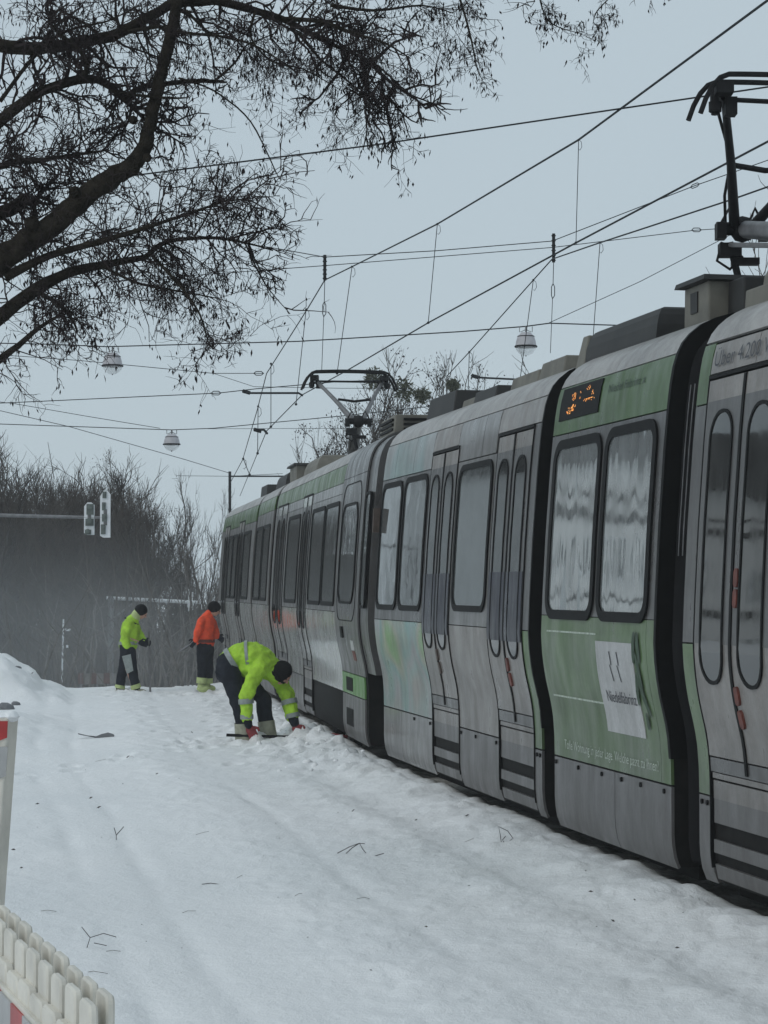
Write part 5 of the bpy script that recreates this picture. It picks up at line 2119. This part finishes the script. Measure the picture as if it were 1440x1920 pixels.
for i, (a, b, r) in enumerate((((.052, -.22, .64), (.058, -.22, .575), .098), ((.064, -.21, .44), (.066, -.21, .385), .084))):
    band('reflective_band', M['reflect'], w1, a, b, r)
for (a, b, r) in (((.575, .105, .61), (.59, .095, .55), .105), ((.615, .065, .44), (.628, .06, .385), .096)):
    band('reflective_band', M['reflect'], w1, a, b, r)
band('reflective_band', M['reflect'], w1, (-.165, 0, 1.10), (-.11, 0, 1.135), (.185, .162), (.19, .166))
band('reflective_band', M['reflect'], w1, (.035, 0, 1.182), (.075, 0, 1.186), (.212, .180), (.215, .182))
cloth('trousers', M['trouser'], w1, [
    ([(-.17, .0, 1.07), (-.14, -.0, .95)], [(.18, .15), (.17, .15)], Y),
    ([(-.15, -.08, .96), (-.10, -.11, .75), (-.04, -.12, .55), (.0, -.10, .35), (.02, -.08, .10)], [.135, .115, .095, .09, .098], Y),
    ([(-.10, .09, .95), (.10, .11, .78), (.25, .12, .62), (.28, .12, .38), (.31, .11, .12)], [.13, .115, .10, .095, .10], Y)],
    balls=[((-.19, 0, .98), (.16, .19, .18))], voxel=.015, disp=.02, seed=.11)
band('trouser_band', M['beigeband'], w1, (.005, -.098, .33), (.022, -.08, .10), .105, .112)
band('trouser_band', M['beigeband'], w1, (.287, .118, .34), (.315, .11, .12), .108, .115)
for (x, y) in ((.04, -.08), (.34, .10)):
    mb = MB()
    mb.ball(BASE + Vector((x + .04, y - .03, .05)), (.15, .075, .07), 12, Matrix.Rotation(-.15, 3, 'Z'))
    mb.ball(BASE + Vector((x - .03, y, .10)), (.08, .075, .10), 12)
    mb.build('boot', M['boot'], w1, True)
h, f, u, s, rot = face(w1, (.50, -.05, .93), (.55, -.35, -.72), (.75, -.15, .55), .115)
mb = MB()
hc = BASE + Vector((.485, -.055, .97))
mb.ball(hc, (.132, .135, .15), 20, rot)
hat = mb.build('knit_hat', M['hat'], w1, True)
mb = MB()
mb.tube([hc - u * .085 + f * .01, hc - u * .055 + f * .008], [(.128, .13), (.138, .14)], 20)
mb.build('hat_cuff', M['hat'], hat, True)
# collar
cloth('collar', M['hivis'], w1, [([(.34, -.02, 1.0), (.40, -.03, .95)], [(.14, .12), (.125, .11)], Y)], voxel=.014, disp=.004)
cloth('cuff', M['trouser'], w1, [([(.066, -.21, .40), (.09, -.205, .30)], [.062, .05], Y)], voxel=.012, disp=0)
cloth('cuff', M['trouser'], w1, [([(.625, .06, .40), (.66, .02, .30)], [.075, .055], Y)], voxel=.012, disp=0)
hand('glove', M['glove'], w1, (.09, -.205, .30), (.15, -.19, .17), (1, 0, .3), 1.35, .9)
hand('glove', M['glove'], w1, (.66, .02, .30), (.72, -.06, .17), (1, 0, .3), 1.35, .9)
sh = thing('shovel', 'red bladed shovel held flat by the bent worker, digging under the tram', 'shovel', tuple(BASE + Vector((.3, -.15, .16))))
mb = MB()
mb.tube([BASE + Vector((-.19, -.21, .185)), BASE + Vector((.4, -.13, .16)), BASE + Vector((1.02, -.05, .14))], .019, 8)
mb.build('handle', M['steel'], sh, True)
mb = MB()
c = BASE + Vector((1.02, -.05, .14))
vs = []
for i in range(6):
    for j in range(5):
        x = i / 5 * .30
        y = (j / 4 - .5) * .26
        vs.append(c + Vector((x, y, .02 + .10 * (j / 4 - .5) ** 2 * 2 - .05 * (i / 5))))
vs2 = [v - Vector((0, 0, .008)) for v in vs]
fs = [(i * 5 + j, i * 5 + j + 1, (i + 1) * 5 + j + 1, (i + 1) * 5 + j) for i in range(5) for j in range(4)]
mb.add(vs + vs2, fs + [tuple(30 + q for q in reversed(f_)) for f_ in fs])
mb.build('blade', M['glove'], sh, True)

# --- worker 2: yellow jacket, standing, far
d = 41.5
BASE = Vector((P(240, 1302, d).x, d, ground_h(P(240, 1302, d).x, d) - .02))
w2 = thing('person', 'worker standing in yellow hi-vis jacket at the left, looking down, holding a pole', 'person', tuple(BASE))
sx = d / F


def L2(px, py, dy=0):
    return (((px - 240) * sx), dy, (1302 - py) * sx)


cloth('body', M['skin'], w2, [([L2(242, 1215), L2(246, 1180), L2(250, 1160)], [(.12, .1), (.13, .1), (.08, .07)], Y),
                             ([L2(241, 1215, -.08), L2(240, 1255, -.08), L2(255, 1295, -.08)], [.06, .05, .04], Y), ([L2(238, 1215, .08), L2(232, 1255, .08), L2(226, 1294, .08)], [.06, .05, .04], Y),
                             ([L2(244, 1168, -.16), L2(238, 1195, -.2), L2(262, 1204, -.15)], [.030, .022, .02], Y), ([L2(247, 1168, .14), L2(256, 1192, .15), L2(270, 1204, .05)], [.030, .022, .02], Y)], voxel=.02, disp=0)
cloth('jacket', M['hivis'], w2, [
    ([L2(240, 1209), L2(243, 1195), L2(244, 1178), L2(247, 1166), L2(252, 1158)], [(.19, .165), (.20, .175), (.205, .18), (.17, .14), (.10, .09)], Y),
    ([L2(243, 1170, -.17), L2(237, 1188, -.21), L2(237, 1205, -.2), L2(240, 1211, -.19)], [.10, .088, .08, .075], Y),
    ([L2(248, 1170, .15), L2(257, 1190, .17), L2(268, 1202, .06)], [.095, .085, .07], Y)], voxel=.016, disp=.02, seed=.1)
cloth('collar', M['limeband'], w2, [([L2(252, 1160), L2(257, 1152)], [(.11, .10), (.115, .10)], Y)], voxel=.014, disp=.004)
band('reflective_band', M['reflect'], w2, L2(240, 1210), L2(240, 1204), (.20, .178), (.205, .18))
band('dark_seam', M['trouser'], w2, L2(246, 1167), L2(247, 1165), (.185, .158), (.178, .15))
cloth('trousers', M['trouser'], w2, [
    ([L2(238, 1208), L2(239, 1222)], [(.175, .15), (.17, .15)], Y),
    ([L2(243, 1220, -.08), L2(248, 1248, -.09), L2(252, 1270, -.09), L2(256, 1292, -.08)], [.12, .10, .09, .085], Y),
    ([L2(236, 1220, .08), L2(231, 1250, .09), L2(226, 1272, .09), L2(224, 1290, .08)], [.12, .10, .09, .085], Y)], voxel=.016, disp=.015, seed=.11)
mb = MB()
vs = [Vector(L2(x, y, dy)) + BASE for x, y, dy in ((231, 1231, -.225), (247, 1227, -.215), (252, 1258, -.205), (240, 1264, -.205))]
mb.add(vs + [v + Vector((0, .05, 0)) for v in vs], [(0, 3, 2, 1), (0, 1, 5, 4), (1, 2, 6, 5), (2, 3, 7, 6), (3, 0, 4, 7)])
mb.build('thigh_panel', M['reflect'], w2)
band('trouser_band', M['limeband'], w2, L2(254, 1284, -.083), L2(256.5, 1292, -.08), .095, .098)
band('trouser_band', M['limeband'], w2, L2(224.5, 1286, .083), L2(223.5, 1292, .08), .095, .098)
for x, dy in ((230, .08), (262, -.08)):
    mb = MB()
    mb.ball(Vector(L2(x - 1, 1298, dy)) + BASE, (.15, .07, .065), 12)
    mb.ball(Vector(L2(x - 6, 1293, dy)) + BASE, (.08, .075, .09), 12)
    mb.build('boot', M['beigeband'], w2, True)
h, f, u, s, rot = face(w2, L2(265, 1151), (.75, 0, -.66), (.6, 0, .8), .105)
mb = MB()
mb.ball(Vector(L2(264, 1149)) + BASE - f * .02 + u * .02, (.118, .125, .125), 16, rot)
mb.build('knit_hat', M['hat'], w2, True)
hand('glove', M['trouser'], w2, L2(270, 1203, .04), L2(278, 1206, 0), (0, 0, 1), 1.2, .8)
hand('glove', M['trouser'], w2, L2(262, 1205, -.15), L2(270, 1208, -.1), (0, 0, 1), 1.2, .8)
mb = MB()
mb.tube([BASE + Vector(L2(279, 1180, -.02)), BASE + Vector(L2(282, 1306, -.02))], .02, 6)
tag(mb.build('pole', M['galv'], None, True), 'long thin pole held upright by the yellow clad worker at the left', 'pole')

# --- worker 3: orange jacket
d = 41.0
BASE = Vector((P(384, 1303, d).x, d, ground_h(P(384, 1303, d).x, d) - .02))
w3 = thing('person', 'worker standing in an orange hi-vis jacket and dark trousers at the end of the tram', 'person', tuple(BASE))
sx = d / F


def L3(px, py, dy=0):
    return (((px - 384) * sx), dy, (1303 - py) * sx)


cloth('body', M['skin'], w3, [([L3(385, 1215), L3(387, 1180), L3(394, 1162)], [(.12, .1), (.13, .1), (.08, .07)], Y),
                             ([L3(382, 1215, -.06), L3(380, 1255, -.06), L3(380, 1293, -.06)], [.06, .05, .04], Y), ([L3(388, 1215, .07), L3(389, 1255, .07), L3(388, 1290, .07)], [.06, .05, .04], Y),
                             ([L3(380, 1170, -.15), L3(372, 1195, -.2), L3(368, 1208, -.25)], [.030, .022, .02], Y), ([L3(395, 1170, .12), L3(403, 1195, .1), L3(410, 1200, 0)], [.030, .022, .02], Y)], voxel=.02, disp=0)
cloth('jacket', M['orange'], w3, [
    ([L3(385, 1212), L3(385, 1195), L3(386, 1178), L3(388, 1166), L3(391, 1158)], [(.17, .17), (.185, .18), (.19, .185), (.17, .14), (.10, .09)], Y),
    ([L3(379, 1170, -.14), L3(373, 1190, -.20), L3(369, 1205, -.24)], [.09, .08, .065], Y),
    ([L3(394, 1170, .12), L3(401, 1190, .12), L3(407, 1199, .02)], [.09, .08, .065], Y)], voxel=.016, disp=.02, seed=.1)
band('reflective_band', M['rustred'], w3, L3(385, 1211), L3(385, 1205), (.178, .178), (.182, .182))
cloth('trousers', M['trouser'], w3, [
    ([L3(385, 1210), L3(385, 1222)], [(.16, .15), (.16, .15)], Y),
    ([L3(380, 1220, -.06), L3(379, 1250, -.07), L3(379, 1282, -.07)], [.115, .095, .085], Y),
    ([L3(389, 1220, .07), L3(390, 1250, .08), L3(389, 1280, .08)], [.115, .095, .085], Y)], voxel=.016, disp=.015, seed=.11)
band('trouser_band', M['limeband'], w3, L3(379, 1276, -.07), L3(378, 1287, -.07), .098, .095)
band('trouser_band', M['limeband'], w3, L3(389, 1278, .08), L3(389, 1288, .08), .095, .095)
band('side_stripe', M['limeband'], w3, L3(384.5, 1262, -.10), L3(384.5, 1284, -.10), .018, .018)
for x, dy in ((383, -.07), (392, .07)):
    mb = MB()
    mb.ball(Vector(L3(x - 1, 1297, dy)) + BASE, (.13, .07, .07), 12)
    mb.ball(Vector(L3(x - 5, 1292, dy)) + BASE, (.075, .075, .09), 12)
    mb.build('boot', M['limeband'], w3, True)
h, f, u, s, rot = face(w3, L3(403, 1150), (.85, 0, -.5), (.5, 0, .85), .103)
mb = MB()
mb.ball(Vector(L3(402, 1148)) + BASE - f * .02 + u * .02, (.115, .125, .12), 16, rot)
mb.build('knit_hat', M['hat'], w3, True)
hand('glove', M['trouser'], w3, L3(369, 1205, -.24), L3(364, 1211, -.25), (0, 0, 1), 1.2, .8)
hand('glove', M['trouser'], w3, L3(407, 1199, .02), L3(413, 1203, 0), (0, 0, 1), 1.2, .8)
sh = thing('shovel', 'pale shovel carried low behind the back of the orange clad worker', 'shovel', tuple(BASE + Vector(L3(352, 1220, -.25))))
mb = MB()
mb.tube([BASE + Vector(L3(372, 1200, -.25)), BASE + Vector(L3(356, 1216, -.26))], .017, 6)
mb.build('handle', M['galv'], sh)
mb = MB()
mb.tube([BASE + Vector(L3(357, 1215, -.26)), BASE + Vector(L3(350, 1221, -.26)), BASE + Vector(L3(337, 1228, -.26))], [(.02, .015), (.10, .03), (.06, .012)], 8)
mb.build('blade', M['galv'], sh)

# ------------------------------------------------------------------ blown snow in the air
mb = MB()
mb.box((0, 46, 3.6), 230, 152, 23.0)
hz = mb.build('haze', M['wire'])
hm = bpy.data.materials.new('blown_snow_air')
hm.use_nodes = True
N, L = hm.node_tree.nodes, hm.node_tree.links
N.clear()
ho = N.new('ShaderNodeOutputMaterial')
pv = N.new('ShaderNodeVolumePrincipled')
pv.inputs['Density'].default_value = 0.0009
pv.inputs['Color'].default_value = (0.97, 0.98, 0.99, 1)
L.new(pv.outputs['Volume'], ho.inputs['Volume'])
hz.data.materials.clear()
hz.data.materials.append(hm)
kind(hz, 'stuff', 'thin blown snow in the air')

mb = MB()
mb.ball(P(60, 1200, 51) + Vector((0, 0, -.2)), (8.5, 6.0, 3.4), 24)
bs = mb.build('blown_snow', M['wire'])
bm_ = bpy.data.materials.new('blown_snow_cloud')
bm_.use_nodes = True
N, L = bm_.node_tree.nodes, bm_.node_tree.links
N.clear()
ho = N.new('ShaderNodeOutputMaterial')
pv = N.new('ShaderNodeVolumePrincipled')
pv.inputs['Color'].default_value = (0.95, 0.97, 0.98, 1)
g_ = N.new('ShaderNodeTexCoord')
mp = N.new('ShaderNodeMapping')
mp.inputs['Location'].default_value = (-1, -1, -1)
mp.inputs['Scale'].default_value = (2, 2, 2)
vl = N.new('ShaderNodeVectorMath')
vl.operation = 'LENGTH'
mr = N.new('ShaderNodeMapRange')
mr.inputs['From Min'].default_value = 0.15
mr.inputs['From Max'].default_value = 1.0
mr.inputs['To Min'].default_value = 0.036
mr.inputs['To Max'].default_value = 0.0
mu = N.new('ShaderNodeMath')
mu.operation = 'MULTIPLY'
L.new(g_.outputs['Generated'], mp.inputs['Vector'])
L.new(mp.outputs['Vector'], vl.inputs[0])
L.new(vl.outputs['Value'], mr.inputs['Value'])
L.new(mr.outputs['Result'], mu.inputs[0])
L.new(ramp(N, L, pos_noise(N, L, .35, (1, 1, 1.4), 3), .3, .7, (.35,) * 3, (1.3,) * 3), mu.inputs[1])
L.new(mu.outputs[0], pv.inputs['Density'])
L.new(pv.outputs['Volume'], ho.inputs['Volume'])
bs.data.materials.clear()
bs.data.materials.append(bm_)
kind(bs, 'stuff', 'cloud of blown snow drifting before the trees at the left')
